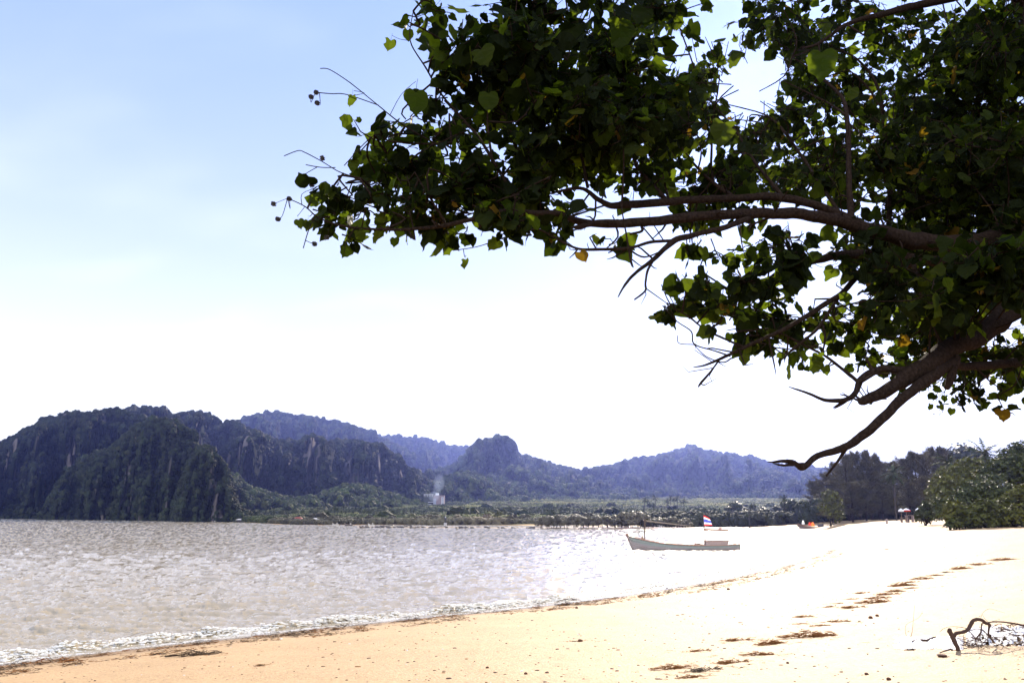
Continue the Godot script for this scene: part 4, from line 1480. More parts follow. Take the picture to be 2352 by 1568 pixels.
	s.tube([Vector3(X.call(1620.5), Y.call(1252), 0.3), Vector3(X.call(1620), Y.call(1234), 0.3)], [0.05, 0.03], 5)
	s.tube([Vector3(X.call(1684), Y.call(1252), 0.2), Vector3(X.call(1684), Y.call(1246), 0.2)], [0.03, 0.03], 5)
	put("post", s.mesh(), cab, t)
	s = Soup.new()
	s.tube([Vector3(X.call(1690), Y.call(1251), 0.1), Vector3(X.call(1703), Y.call(1248.6), 0.1)], [0.05, 0.03], 6)
	s.tube([Vector3(X.call(1694), Y.call(1256), 0.1), Vector3(X.call(1701), Y.call(1257.5), 0.1), Vector3(X.call(1696), Y.call(1262), 0.1)], [0.06, 0.05, 0.04], 6)
	put("tiller", s.mesh(), mat(lin(0.24, 0.19, 0.17), 0.7), t)
	# worn red strokes that were once a painted name
	s = Soup.new()
	for q in [[0, 0, 2.4, 0.4], [0.1, -1.3, 2.2, 0.4], [0.0, -2.6, 2.3, 0.4], [1.0, -1.3, 0.4, 2.6], [3.0, -0.8, 0.5, 2.6], [3.9, -1.5, 1.4, 0.4], [5.6, -1.6, 0.45, 2.2], [6.6, -1.0, 1.2, 0.4], [8.2, -1.9, 1.3, 1.1]]:
		var px: float = 1473.0 + q[0] * 1.25
		s.box(Vector3(X.call(px), Y.call(1254.3 - q[1] * 0.9), lerpf(0.60, 0.72, (px - 1473) / 12.0) + 0.012), Vector3(q[2] * k * 0.8, q[3] * k, 0.02), Basis(Vector3.UP, -0.42))
	put("worn_lettering", s.mesh(), mat(lin(0.22, 0.10, 0.09), 0.8), t)
	# things on board
	s = Soup.new()
	var n := noise(71, 1.4, 3)
	var heap := PackedVector3Array()
	for j in 12:
		for i in 22:
			var u := i / 21.0
			var w := j / 11.0
			var hh := 7.5 * k * pow(sin(PI * u), 0.8) * pow(sin(PI * w), 0.6) * (0.75 + 0.5 * n.get_noise_2d(i * 0.35, j * 0.35))
			heap.push_back(Vector3(lerpf(X.call(1522), X.call(1560), u), hh, lerpf(-0.6, 0.6, w)))
	var net := put("fishing_net", sheet(heap, 22, 12, PackedColorArray()), mat(lin(0.42, 0.30, 0.20), 0.95, 0.1), self, c + Vector3(0, Y.call(1252), 0))
	tag(net, "heap of tan fishing net lying amidships in the near boat", "fishing net")
	var crate := thing("crate", "small brown crate of gear left of the near boat's engine house", "crate", c + Vector3(X.call(1602), Y.call(1253), 0.1))
	box_part("box", crate, Vector3(0, 2.4 * k, 0), Vector3(11 * k, 5 * k, 0.5), mat(lin(0.30, 0.19, 0.14), 0.85))
	box_part("lid", crate, Vector3(-1 * k, 5.3 * k, 0), Vector3(7 * k, 0.9 * k, 0.4), mat(lin(0.36, 0.21, 0.15), 0.85))

func flag_boat() -> void:
	var c := on_level(1645, 1218.5, 0.0)
	var k := -c.z / LENS * 0.98
	var t := thing("longtail_boat", "low longtail boat beyond the near one, carrying a striped flag on its bow pole", "boat", c)
	var X := func(px: float) -> float: return (px - 1645.0) * k
	var Y := func(py: float) -> float: return (1218.5 - py) * k
	var hm := hull([[X.call(1616.5), Y.call(1217), Y.call(1213), 0.04], [X.call(1620), Y.call(1220), Y.call(1214), 0.25], [X.call(1640), Y.call(1221), Y.call(1215.5), 0.7], [X.call(1660), Y.call(1220.5), Y.call(1216), 0.7], [X.call(1673), Y.call(1219.5), Y.call(1215.5), 0.4]], Color(0.3, 0.2, 0.15), Color(0.4, 0.18, 0.1), Color(0.25, 0.15, 0.1))
	put("hull", hm[0], M.paint, t)
	put("deck", hm[1], M.paint, t)
	put("gunwale", hm[2], mat(lin(0.42, 0.22, 0.12), 0.8), t)
	box_part("engine_cover", t, Vector3(X.call(1655), Y.call(1213.5), 0), Vector3(6 * k, 4 * k, 0.7), mat(lin(0.4, 0.3, 0.25), 0.8))
	var s := Soup.new()
	s.tube([Vector3(X.call(1618), Y.call(1216), 0), Vector3(X.call(1617.6), Y.call(1181), 0)], [0.10, 0.075], 6)
	put("flag_pole", s.mesh(), mat(lin(0.08, 0.06, 0.06), 0.7), t)
	# the flag: five stripes, red white blue white red, hanging from its top corner
	var fl := thing("flag", "flag of red, white, blue, white and red stripes on the bow pole", "flag", c)
	var tones := [Color(0.55, 0.035, 0.03), Color(0.82, 0.82, 0.82), Color(0.07, 0.09, 0.42), Color(0.82, 0.82, 0.82), Color(0.55, 0.035, 0.03)]
	var edges := [0.0, 1.0 / 6.0, 2.0 / 6.0, 4.0 / 6.0, 5.0 / 6.0, 1.0]
	for b in 5:
		var pts := PackedVector3Array()
		for j in 4:
			for i in 14:
				var u := i / 13.0
				var v := lerpf(edges[b], edges[b + 1], j / 3.0)
				var px := 1618.4 + u * lerpf(13.5, 18.0, v)
				var py := lerpf(1184.3 + 4.0 * u * u + 3.0 * u, 1207.4 - 0.5 * u, v)
				pts.push_back(Vector3(X.call(px), Y.call(py), 0.16 * sin(u * 7.0 + v * 1.3)))
		var m := mat(lin(tones[b].r, tones[b].g, tones[b].b), 0.8, 0.2)
		m.backlight_enabled = true
		m.backlight = lin(tones[b].r, tones[b].g, tones[b].b)
		put("stripe", sheet(pts, 14, 4, PackedColorArray(), PackedByteArray(), Vector3.BACK), m, fl)

func red_cloth_boat() -> void:
	var c := on_level(1868, 1214.5, 0.0)
	var k := -c.z / LENS * 0.98
	var t := thing("longtail_boat", "long brown boat at the far end of the beach with red cloth on board", "boat", c)
	var X := func(px: float) -> float: return (px - 1868.0) * k
	var Y := func(py: float) -> float: return (1214.5 - py) * k
	var hm := hull([[X.call(1833), Y.call(1208), Y.call(1202), 0.05], [X.call(1842), Y.call(1214), Y.call(1206), 0.5], [X.call(1860), Y.call(1216.5), Y.call(1209.5), 1.0], [X.call(1885), Y.call(1216.5), Y.call(1210.5), 1.0], [X.call(1912), Y.call(1214), Y.call(1208.5), 0.5]], Color(0.10, 0.075, 0.065), Color(0.16, 0.09, 0.06), Color(0.12, 0.08, 0.05))
	put("hull", hm[0], M.paint, t)
	put("deck", hm[1], M.paint, t)
	put("gunwale", hm[2], mat(lin(0.3, 0.16, 0.1), 0.8), t)
	box_part("engine_cover", t, Vector3(X.call(1886), Y.call(1206.5), 0), Vector3(11 * k, 7 * k, 0.9), mat(lin(0.12, 0.11, 0.11), 0.7))
	box_part("bench", t, Vector3(X.call(1858), Y.call(1208.6), 0), Vector3(8 * k, 1.2 * k, 1.4), mat(lin(0.5, 0.4, 0.35), 0.8))
	for q in [[1846.5, 1199.5, 6.0, 8.5, Color(0.75, 0.75, 0.78), "white cloth hung near the bow of the red-cloth boat"], [1861.5, 1203, 7.0, 7.0, Color(0.5, 0.06, 0.04), "dark red cloth hung amidships in the farther brown boat"], [1868, 1204, 9.0, 9.0, Color(0.75, 0.20, 0.05), "orange-red cloth draped beside the dark red one"]]:
		var pts := PackedVector3Array()
		for j in 6:
			for i in 9:
				var u := i / 8.0 - 0.5
				var v := j / 5.0
				pts.push_back(Vector3(u * q[2] * k * (0.6 + 0.5 * v), (0.5 - v) * q[3] * k, 0.1 * sin(u * 9.0 + v * 2.0)))
		var m := mat(lin(q[4].r, q[4].g, q[4].b), 0.85, 0.2)
		m.backlight_enabled = true
		m.backlight = lin(q[4].r, q[4].g, q[4].b)
		tag(put("hung_cloth", sheet(pts, 9, 6, PackedColorArray(), PackedByteArray(), Vector3.BACK), m, self, c + Vector3(X.call(q[0]), Y.call(q[1]), 0)), q[5], "cloth")

func tall_pole() -> void:
	var c := on_level(1723, 1214, 0.0)
	var top := at(1723, 1174, -c.z).y
	var t := thing("mooring_pole", "tall thin dark pole standing in the water among the moored boats", "pole", c)
	var s := Soup.new()
	s.tube([Vector3(0, -0.8, 0), Vector3(0, top, 0)], [0.15, 0.12], 7)
	put("shaft", s.mesh(), mat(lin(0.04, 0.035, 0.03), 0.8), t)
	s = Soup.new()
	s.tube([Vector3(0, top, 0), Vector3(0, top + 0.12, 0)], [0.17, 0.08], 7)
	put("cap", s.mesh(), mat(lin(0.05, 0.04, 0.04), 0.7), t)

# ---------------------------------------------------------------- the shore tree that hangs over the beach
var tree_leaves := []      # [transform, kind]
var twig_soup: Soup
var tree_branch_points := []

func heart_leaf(seed_: int) -> ArrayMesh:      # unit length, stalk at the origin, tip at +z; folded along the midrib and curled
	var r := RandomNumberGenerator.new()
	r.seed = seed_
	var half := [Vector2(0.0, 0.0), Vector2(0.13, -0.12), Vector2(0.30, -0.14), Vector2(0.45, -0.03), Vector2(0.52, 0.16), Vector2(0.51, 0.36), Vector2(0.42, 0.56), Vector2(0.27, 0.73), Vector2(0.10, 0.86), Vector2(0.0, 1.0)]
	for i in range(1, half.size() - 1):      # no two leaves alike: uneven lobes, and bites out of some edges
		half[i] = half[i] * Vector2(r.randf_range(0.9, 1.08), r.randf_range(0.95, 1.05))
	var other := half.duplicate()
	for i in range(2, half.size() - 2):
		if r.randf() < 0.22:
			half[i] = half[i] * Vector2(r.randf_range(0.55, 0.8), 1.0)
		if r.randf() < 0.16:
			other[i] = other[i] * Vector2(r.randf_range(0.55, 0.85), 1.0)
	var keep := half
	var fold := r.randf_range(0.02, 0.5)
	var curl := r.randf_range(-0.35, 0.8)
	var bend := func(p: Vector2) -> Vector3:
		return Vector3(p.x, absf(p.x) * fold + 0.04 * sin(p.y * 9.0 + p.x * 7.0) - curl * p.y * p.y * 0.5, p.y)
	var s := Soup.new()
	for sg in [-1.0, 1.0]:
		half = keep if sg < 0 else other
		for i in half.size() - 1:
			var a: Vector2 = half[i] * Vector2(sg, 1)
			var b: Vector2 = half[i + 1] * Vector2(sg, 1)
			var ma := Vector2(0, maxf(half[i].y, 0.0))
			var mb := Vector2(0, maxf(half[i + 1].y, 0.0))
			var A: Vector3 = bend.call(a)
			var B: Vector3 = bend.call(b)
			var MA: Vector3 = bend.call(ma)
			var MB: Vector3 = bend.call(mb)
			var tris := [[MA, A, B], [MA, B, MB]] if sg > 0 else [[MA, B, A], [MA, MB, B]]
			for t in tris:
				if (t[1] - t[0]).cross(t[2] - t[0]).length() > 1e-5:
					s.flat(t[0], t[1], t[2])
	s.tube([Vector3(0, 0, 0), Vector3(0, 0.10, -0.28), Vector3(0, 0.22, -0.5)], [0.012, 0.010, 0.010], 3)
	return s.mesh()

func branch(tree: Node3D, pts: Array, name_ := "branch", snags := 0.13) -> void:      # pts: [x, y, depth, width px]
	var p3 := []
	var rad := []
	for q in pts:
		p3.append(at(q[0], q[1], q[2]))
		rad.append(q[3] * 0.43 * q[2] / LENS)
	var steps := 6
	var pp := smooth_line(p3, steps)
	var rr := smooth_line(rad, steps)
	var n := noise(int(pts[0][0]) + int(pts[0][1]), 2.2, 3)
	for i in pp.size():
		var p: Vector3 = pp[i]
		var r: float = maxf(rr[i], 0.0025)
		pp[i] = p + Vector3(n.get_noise_3dv(p * 2.0), n.get_noise_3dv(p * 2.0 + Vector3(50, 0, 0)), n.get_noise_3dv(p * 2.0 + Vector3(0, 50, 0))) * r * 0.35
		rr[i] = r * (1.0 + 0.13 * n.get_noise_3dv(p * 4.0))
		tree_branch_points.append(p)
	var s := Soup.new()
	s.tube(pp, rr, 10 if rr[0] > 0.012 else 6, 0.05, rng)
	# snapped side twigs and knots
	for i in range(2, pp.size() - 2):
		if rng.randf() < snags and rr[i] < 0.06 and rr[i] > 0.0045:
			var along: Vector3 = (pp[i + 1] - pp[i]).normalized()
			var out := along.cross(Vector3(rng.randfn(), rng.randfn(), rng.randfn())).normalized()
			var L := rf(0.02, 0.16)
			var a: Vector3 = pp[i] + out * rr[i] * 0.5
			var b := a + (out + along * rf(-0.2, 0.9)).normalized() * L
			var c := b + (out + Vector3(rng.randfn(), rng.randfn() - 0.4, rng.randfn()) * 0.7).normalized() * L * rf(0.3, 0.9)
			var w := minf(rr[i] * 0.45, rf(0.002, 0.007))
			s.tube([a, b, c], [w * 1.3, w, w * 0.4], 5)
	put(name_, s.mesh(), M.bark, tree, -tree.position)

func add_leaf(tip_of: Vector3, dir: Vector3, size: float) -> void:
	# keep the gap in the crown that the low sun shines through
	var to := tip_of - Vector3(0, EYE, 0)
	var away := to.cross(sun_dir).length() / to.length()
	if to.dot(sun_dir) > 0.0 and away < 0.037 + 0.006 * sin(tip_of.x * 40.0):
		return
	var z := dir.normalized()
	var up := Vector3(rng.randfn(), rng.randfn() * 0.7 + 0.5, rng.randfn()).normalized()
	var y := (up - z * up.dot(z)).normalized()
	var b := Basis(y.cross(z), y, z).scaled_local(Vector3(size * rf(0.9, 1.15), size, size))
	var kind := 0
	var k := rng.randf()
	if k > 0.985:
		kind = 3
	elif k > 0.74:
		kind = 2
	elif k > 0.30:
		kind = 1
	tree_leaves.append([Transform3D(b, tip_of), kind])

func leafy_twig(from: Vector3, to: Vector3, n: int, size: float) -> void:
	var look := to - Vector3(0, EYE, 0)
	if look.cross(sun_dir).length() < 0.045 * look.length():
		return
	var mid := from.lerp(to, 0.5) + Vector3(rng.randfn(), rng.randfn() - 0.3, rng.randfn()) * from.distance_to(to) * 0.12
	var pts := [from, mid, to]
	var r := 0.0045
	twig_soup.tube(pts, [r, r * 0.8, r * 0.5], 4)
	for k in n:
		var t := lerpf(0.25, 1.0, (k + rng.randf()) / n)
		var p: Vector3 = from.lerp(mid, t * 2.0) if t < 0.5 else mid.lerp(to, t * 2.0 - 1.0)
		var out := ((to - from).normalized() * 0.5 + Vector3(rng.randfn(), rng.randfn() * 0.7 - 0.75, rng.randfn()) * 0.8).normalized()
		var sz := size * (rf(0.42, 1.0) if rng.randf() < 0.8 else rf(1.0, 1.35))
		add_leaf(p + out * sz * 0.45, out, sz)

func cluster(x: float, y: float, rx: float, ry: float, d: float, n: int, size: float) -> void:
	var c := at(x, y, d)
	var k := d / LENS
	# hang the spray from the nearest bough
	var best := c + Vector3(0.2, -0.1, 0)
	var bd := 1e9
	for q in tree_branch_points:
		var l: float = q.distance_squared_to(c)
		if l < bd:
			bd = l
			best = q
	if bd < 0.4:
		var mid := best.lerp(c, 0.5) + Vector3(rng.randfn(), rng.randfn(), rng.randfn()) * 0.06
		twig_soup.tube(smooth_line([best, mid, c], 3), [0.006, 0.006, 0.006, 0.005, 0.005, 0.004, 0.004], 5)
	var m := maxi(int(n / 2.2), 1)
	for i in m:
		var e := Vector3(rng.randfn(), rng.randfn(), rng.randfn()).normalized() * pow(rng.randf(), 0.4) * 1.12
		var p := c + Vector3(e.x * rx * k, e.y * ry * k, e.z * rx * k * 0.8)
		leafy_twig(c.lerp(p, 0.15) + Vector3(rng.randfn(), rng.randfn(), rng.randfn()) * 0.03, p, 4, size)

func region(x0: float, y0: float, x1: float, y1: float, count: int, d0: float, d1: float, n: int, size: float, r := 75.0) -> void:
	for i in count:
		var d := rf(d0, d1)
		cluster(rf(x0, x1), rf(y0, y1), r * rf(0.8, 1.3), r * rf(0.6, 1.1), d, n, size)

func stalk(p: Vector3) -> void:      # a thin stem from the nearest bough to something that hangs free
	var best := p
	var bd := 0.5
	for q in tree_branch_points:
		var l: float = q.distance_squared_to(p)
		if l < bd:
			bd = l
			best = q
	if best != p:
		twig_soup.tube(smooth_line([best, best.lerp(p, 0.55) + Vector3(rng.randfn(), rng.randfn() - 0.5, rng.randfn()) * 0.02, p], 3), [0.0022, 0.002, 0.0018, 0.0016, 0.0016, 0.0016, 0.0016], 4)

func build_shore_tree() -> void:
	var root := at(2660, 1300, 6.0)
	root.y = ground_height(root.x, 6.0)
	var tree := thing("shore_hibiscus_tree", "large heart-leaved shore tree leaning in from the right over the beach", "tree", root)
	twig_soup = Soup.new()
	# trunk and great limbs, right of the frame
	branch(tree, [[2670, 1560, 6.0, 130], [2660, 1250, 6.0, 110], [2600, 980, 5.8, 95], [2520, 800, 5.6, 80], [2440, 690, 5.5, 64], [2360, 600, 5.4, 54]], "trunk")
	branch(tree, [[2600, 980, 5.8, 60], [2480, 780, 5.5, 58], [2352, 706, 5.1, 60], [2279, 752, 4.9, 58], [2175, 806, 4.7, 52], [2100, 856, 4.55, 46], [2036, 898, 4.45, 34], [1985, 921, 4.4, 26], [1976, 926, 4.4, 16]], "limb")
	branch(tree, [[2192, 826, 4.72, 34], [2123, 877, 4.5, 30], [2071, 919, 4.35, 27], [2018, 971, 4.25, 25], [1966, 1013, 4.2, 23], [1931, 1030, 4.15, 20], [1879, 1047, 4.1, 17], [1855, 1066, 4.08, 16], [1841, 1074, 4.06, 16], [1822, 1061, 4.03, 13], [1800, 1059, 4.0, 10], [1776, 1061, 3.98, 5], [1764, 1060, 3.97, 2]], "limb", 0.0)
	branch(tree, [[1952, 1018, 4.17, 15], [1940, 1036, 4.16, 10], [1924, 1061, 4.14, 7], [1910, 1078, 4.12, 6], [1899, 1092, 4.1, 5]], "branch", 0.0)
	branch(tree, [[1845, 1066, 4.07, 11], [1822, 1067, 4.02, 9], [1797, 1068, 4.0, 6], [1776, 1064, 3.98, 2]], "branch", 0.0)
	branch(tree, [[2120, 838, 4.6, 22], [2080, 850, 4.55, 20], [2025, 848, 4.5, 19], [1980, 870, 4.45, 18], [1964, 903, 4.4, 15], [1940, 918, 4.38, 13], [1897, 919, 4.35, 10], [1862, 905, 4.3, 7], [1830, 894, 4.28, 5], [1812, 888, 4.27, 2]])
	branch(tree, [[1955, 912, 4.4, 8], [1936, 928, 4.38, 5], [1916, 939, 4.37, 2]])
	branch(tree, [[1984, 926, 4.4, 7], [1955, 912, 4.36, 5], [1930, 905, 4.34, 3]])
	branch(tree, [[2199, 820, 4.7, 20], [2190, 850, 4.66, 21], [2180, 878, 4.62, 20], [2176, 890, 4.6, 14]])
	branch(tree, [[2480, 800, 5.8, 40], [2352, 828, 5.4, 26], [2280, 838, 5.1, 25], [2220, 842, 4.9, 22], [2180, 832, 4.8, 18]])
	# the long limb across the middle
	branch(tree, [[2480, 640, 5.6, 60], [2352, 555, 5.3, 52], [2200, 560, 5.1, 50], [2080, 548, 5.0, 46], [1950, 512, 4.85, 38], [1870, 494, 4.75, 33], [1790, 489, 4.7, 31], [1700, 492, 4.6, 29], [1580, 499, 4.5, 27], [1450, 512, 4.4, 25], [1350, 512, 4.35, 20], [1290, 493, 4.3, 18], [1230, 489, 4.25, 17], [1160, 485, 4.2, 15], [1090, 502, 4.15, 13], [1010, 520, 4.1, 11], [900, 527, 4.05, 8], [800, 521, 4.0, 6], [735, 502, 3.97, 4], [700, 474, 3.95, 3], [660, 455, 3.93, 1.6]], "limb")
	branch(tree, [[1420, 511, 4.38, 18], [1370, 512, 4.3, 16], [1330, 520, 4.25, 12], [1313, 523, 4.22, 6]])
	branch(tree, [[1960, 508, 4.95, 30], [1870, 470, 4.9, 24], [1780, 452, 4.85, 22], [1677, 455, 4.8, 21], [1590, 458, 4.75, 22], [1510, 465, 4.7, 23], [1413, 472, 4.65, 20], [1375, 457, 4.6, 15], [1331, 432, 4.55, 10], [1260, 445, 4.5, 5]], "limb")
	branch(tree, [[1530, 460, 4.72, 16], [1495, 420, 4.7, 12], [1462, 378, 4.7, 11], [1452, 340, 4.7, 10], [1444, 270, 4.7, 8], [1420, 200, 4.7, 6], [1430, 120, 4.7, 5], [1410, 20, 4.7, 4], [1415, -60, 4.7, 3]])
	branch(tree, [[1560, 505, 4.5, 10], [1480, 510, 4.45, 10], [1475, 530, 4.4, 8], [1447, 538, 4.38, 6]])
	branch(tree, [[1720, 503, 4.6, 16], [1706, 508, 4.55, 17], [1648, 526, 4.5, 16], [1590, 540, 4.45, 16], [1548, 553, 4.4, 17], [1501, 596, 4.35, 12], [1457, 629, 4.3, 9], [1435, 655, 4.28, 7], [1420, 682, 4.26, 3]])
	branch(tree, [[1548, 553, 4.4, 10], [1495, 555, 4.35, 9], [1443, 570, 4.3, 9], [1369, 573, 4.25, 9], [1325, 570, 4.22, 7], [1278, 547, 4.2, 6], [1229, 526, 4.15, 5], [1164, 544, 4.12, 4], [1097, 566, 4.1, 2.5], [1040, 575, 4.1, 1.5]])
	branch(tree, [[1500, 598, 4.35, 8], [1487, 622, 4.33, 7], [1483, 650, 4.3, 6], [1482, 668, 4.3, 6], [1457, 688, 4.28, 4]])
	branch(tree, [[1443, 570, 4.3, 6], [1480, 590, 4.32, 5], [1530, 570, 4.35, 4], [1560, 545, 4.4, 4]])
	branch(tree, [[1328, 571, 4.2, 5], [1318, 583, 4.2, 4], [1308, 592, 4.2, 1.5]])
	branch(tree, [[1428, 480, 4.3, 4], [1440, 545, 4.28, 5], [1450, 600, 4.27, 7], [1455, 614, 4.26, 3]])
	# lower limb on the right
	branch(tree, [[2480, 660, 6.2, 50], [2352, 622, 5.9, 40], [2279, 619, 5.7, 36], [2105, 595, 5.5, 29], [1966, 583, 5.3, 25], [1862, 602, 5.15, 20], [1800, 625, 5.1, 13], [1757, 642, 5.05, 9], [1704, 653, 5.0, 7], [1654, 664, 5.0, 5], [1628, 671, 5.0, 2.5]], "limb")
	branch(tree, [[1866, 602, 5.15, 14], [1839, 591, 5.1, 12], [1801, 574, 5.05, 9], [1757, 566, 5.0, 5]])
	branch(tree, [[2120, 600, 5.5, 18], [2060, 612, 5.4, 18], [1987, 625, 5.25, 16], [1931, 675, 5.1, 15], [1897, 698, 5.05, 14], [1810, 752, 4.9, 12], [1722, 792, 4.8, 10], [1657, 823, 4.7, 8], [1620, 838, 4.67, 6], [1593, 843, 4.65, 2.5]])
	branch(tree, [[1654, 824, 4.7, 6], [1635, 850, 4.68, 5], [1612, 878, 4.66, 7], [1604, 889, 4.65, 3]])
	branch(tree, [[1927, 682, 5.1, 9], [1905, 715, 5.05, 9], [1890, 738, 5.0, 8], [1872, 762, 4.95, 8], [1830, 795, 4.9, 7], [1794, 828, 4.85, 3]])
	branch(tree, [[1889, 742, 5.0, 6], [1896, 775, 5.0, 6], [1890, 812, 5.0, 4]])
	branch(tree, [[1764, 755, 5.0, 4], [1804, 770, 5.0, 5], [1844, 790, 5.0, 6], [1897, 818, 5.0, 7], [1938, 849, 5.0, 9], [1966, 872, 4.9, 10], [1975, 878, 4.85, 9]])
	branch(tree, [[1519, 653, 4.8, 2.5], [1543, 702, 4.8, 4], [1581, 726, 4.8, 5], [1622, 758, 4.8, 5], [1660, 776, 4.8, 6], [1710, 797, 4.78, 7]])
	branch(tree, [[1522, 702, 4.75, 2], [1556, 738, 4.75, 3], [1588, 761, 4.75, 3.5], [1595, 790, 4.75, 4], [1640, 805, 4.73, 4], [1678, 818, 4.72, 5]])
	branch(tree, [[1595, 791, 4.75, 3], [1560, 788, 4.75, 2.5], [1557, 770, 4.75, 2]])
	branch(tree, [[1595, 792, 4.74, 3], [1622, 818, 4.72, 3], [1660, 832, 4.7, 4], [1680, 822, 4.7, 5]])
	branch(tree, [[2098, 602, 5.4, 12], [2110, 650, 5.3, 12], [2125, 700, 5.3, 9], [2150, 760, 5.2, 7], [2170, 810, 5.0, 6]])
	branch(tree, [[2170, 620, 5.6, 12], [2215, 680, 5.6, 10], [2205, 740, 5.5, 8], [2212, 790, 5.4, 6]])
	# boughs in the upper right
	branch(tree, [[2480, 640, 5.8, 44], [2440, 330, 6.2, 36], [2400, 60, 6.4, 30], [2352, -60, 6.5, 26]], "limb")
	branch(tree, [[2440, 60, 6.2, 34], [2300, -20, 6.0, 30], [2143, 5, 5.8, 24], [2070, 20, 5.7, 21], [2011, 36, 5.6, 17], [1945, 56, 5.5, 12], [1880, 100, 5.4, 8], [1840, 110, 5.4, 5]], "limb")
	branch(tree, [[1957, 505, 5.0, 20], [1951, 420, 5.1, 16], [1950, 340, 5.2, 15], [1946, 270, 5.3, 14], [1935, 225, 5.4, 11], [1900, 190, 5.5, 8], [1862, 158, 5.6, 5], [1820, 130, 5.6, 3]], "limb")
	branch(tree, [[1944, 265, 5.3, 8], [1900, 235, 5.4, 6], [1850, 210, 5.4, 5], [1800, 185, 5.4, 3]])
	branch(tree, [[2040, 545, 6.0, 16], [2045, 400, 6.2, 14], [2028, 260, 6.3, 12], [2011, 188, 6.4, 9], [1965, 132, 6.4, 6], [1912, 109, 6.5, 4]])
	branch(tree, [[2020, 240, 6.3, 8], [1990, 195, 6.4, 6], [1950, 160, 6.4, 4]])
	branch(tree, [[1700, 462, 4.9, 14], [1684, 452, 4.9, 13], [1634, 415, 5.0, 10], [1598, 380, 5.1, 7], [1560, 330, 5.2, 5]])
	branch(tree, [[1640, 420, 5.0, 8], [1634, 380, 5.1, 7], [1632, 290, 5.2, 6], [1598, 165, 5.3, 5], [1560, 60, 5.4, 4]])
	branch(tree, [[1800, 452, 5.0, 12], [1740, 380, 5.2, 9], [1690, 300, 5.3, 7], [1640, 240, 5.4, 4]])
	branch(tree, [[1930, 490, 5.2, 12], [1870, 400, 5.4, 10], [1800, 300, 5.6, 8], [1770, 270, 5.7, 5]])
	branch(tree, [[1206, 487, 4.25, 12], [1164, 421, 4.3, 11], [1100, 316, 4.3, 9], [1071, 282, 4.3, 8], [1016, 219, 4.3, 6], [978, 156, 4.3, 5], [942, 93, 4.3, 3.5], [949, 25, 4.3, 2]])
	branch(tree, [[1130, 365, 4.3, 8], [1120, 260, 4.4, 6], [1150, 160, 4.5, 5], [1180, 60, 4.5, 4], [1190, -40, 4.5, 3]])
	branch(tree, [[1022, 512, 4.12, 6], [1008, 485, 4.1, 5], [987, 455, 4.1, 4], [953, 396, 4.1, 3]])
	branch(tree, [[1100, 318, 4.3, 7], [1000, 330, 4.2, 6], [900, 325, 4.1, 5], [860, 310, 4.1, 3], [790, 380, 4.05, 2]])
	branch(tree, [[1010, 335, 4.2, 5], [930, 290, 4.15, 4], [866, 240, 4.1, 3], [827, 208, 4.08, 2.2], [790, 180, 4.06, 1.8], [755, 159, 4.05, 1.4], [735, 157, 4.05, 1]])
	branch(tree, [[870, 242, 4.1, 2], [797, 217, 4.08, 1.8], [760, 215, 4.06, 1.6], [724, 212, 4.05, 1.4]])
	branch(tree, [[830, 410, 4.08, 3], [780, 395, 4.06, 2.5], [738, 370, 4.04, 2], [700, 350, 4.02, 1.3], [684, 346, 4.0, 1.2], [652, 358, 4.0, 1]])
	branch(tree, [[770, 385, 4.05, 1.6], [735, 384, 4.05, 1.4], [702, 378, 4.05, 1]])
	branch(tree, [[720, 500, 3.96, 2], [708, 530, 3.95, 1.5], [696, 570, 3.95, 0.9]])
	branch(tree, [[1350, 430, 4.55, 10], [1330, 330, 4.6, 8], [1300, 200, 4.7, 7], [1310, 80, 4.7, 5], [1290, -50, 4.8, 4]])
	# foliage
	region(920, 10, 1110, 200, 9, 4.1, 4.5, 7, 0.095, 50)
	region(1170, -20, 1450, 250, 15, 4.1, 5.0, 32, 0.088, 95)
	region(1090, 140, 1450, 400, 15, 4.1, 5.0, 34, 0.088, 95)
	region(1120, 60, 1400, 380, 10, 4.6, 5.4, 44, 0.085, 95)
	region(860, 215, 1100, 410, 12, 4.05, 4.6, 15, 0.088, 80)
	region(770, 340, 940, 490, 8, 4.0, 4.5, 10, 0.082, 62)
	region(930, 400, 1260, 520, 13, 4.05, 4.7, 18, 0.085, 75)
	region(730, 440, 1240, 560, 13, 4.0, 4.3, 7, 0.082, 42)
	region(1440, -20, 1760, 420, 24, 4.5, 6.0, 34, 0.088, 90)
	region(1440, 0, 2060, 420, 34, 5.5, 8.0, 34, 0.085, 100)
	region(1740, -20, 2060, 440, 22, 5.2, 9.0, 34, 0.088, 95)
	region(2040, -20, 2420, 560, 46, 5.2, 10.0, 46, 0.09, 120)
	region(2060, 260, 2420, 640, 26, 4.8, 8.0, 50, 0.09, 120)
	region(1530, 590, 1760, 760, 11, 4.6, 5.4, 12, 0.092, 55)
	region(1700, 520, 2060, 800, 16, 4.8, 6.2, 16, 0.092, 75)
	region(1900, 560, 2080, 860, 9, 5.0, 8.0, 20, 0.085, 75)
	region(2060, 580, 2420, 860, 30, 4.9, 9.0, 36, 0.085, 95)
	region(1270, 470, 1700, 590, 9, 4.3, 5.2, 8, 0.085, 45)
	region(1560, 410, 1960, 520, 10, 4.8, 6.5, 14, 0.085, 55)
	region(2130, 860, 2360, 920, 5, 5.0, 7.0, 8, 0.07, 40)
	region(1180, -420, 2700, -150, 32, 4.4, 7.0, 40, 0.09, 120)  # unseen crown above the frame, there to keep skylight off the leaves
	region(2120, 40, 2420, 640, 30, 5.0, 8.0, 46, 0.085, 110)
	region(2140, 580, 2420, 700, 10, 4.3, 4.8, 30, 0.085, 70)
	region(2440, -300, 3000, 800, 40, 5.0, 10.0, 46, 0.09, 140)  # unseen crown right of the frame, likewise there for its shade
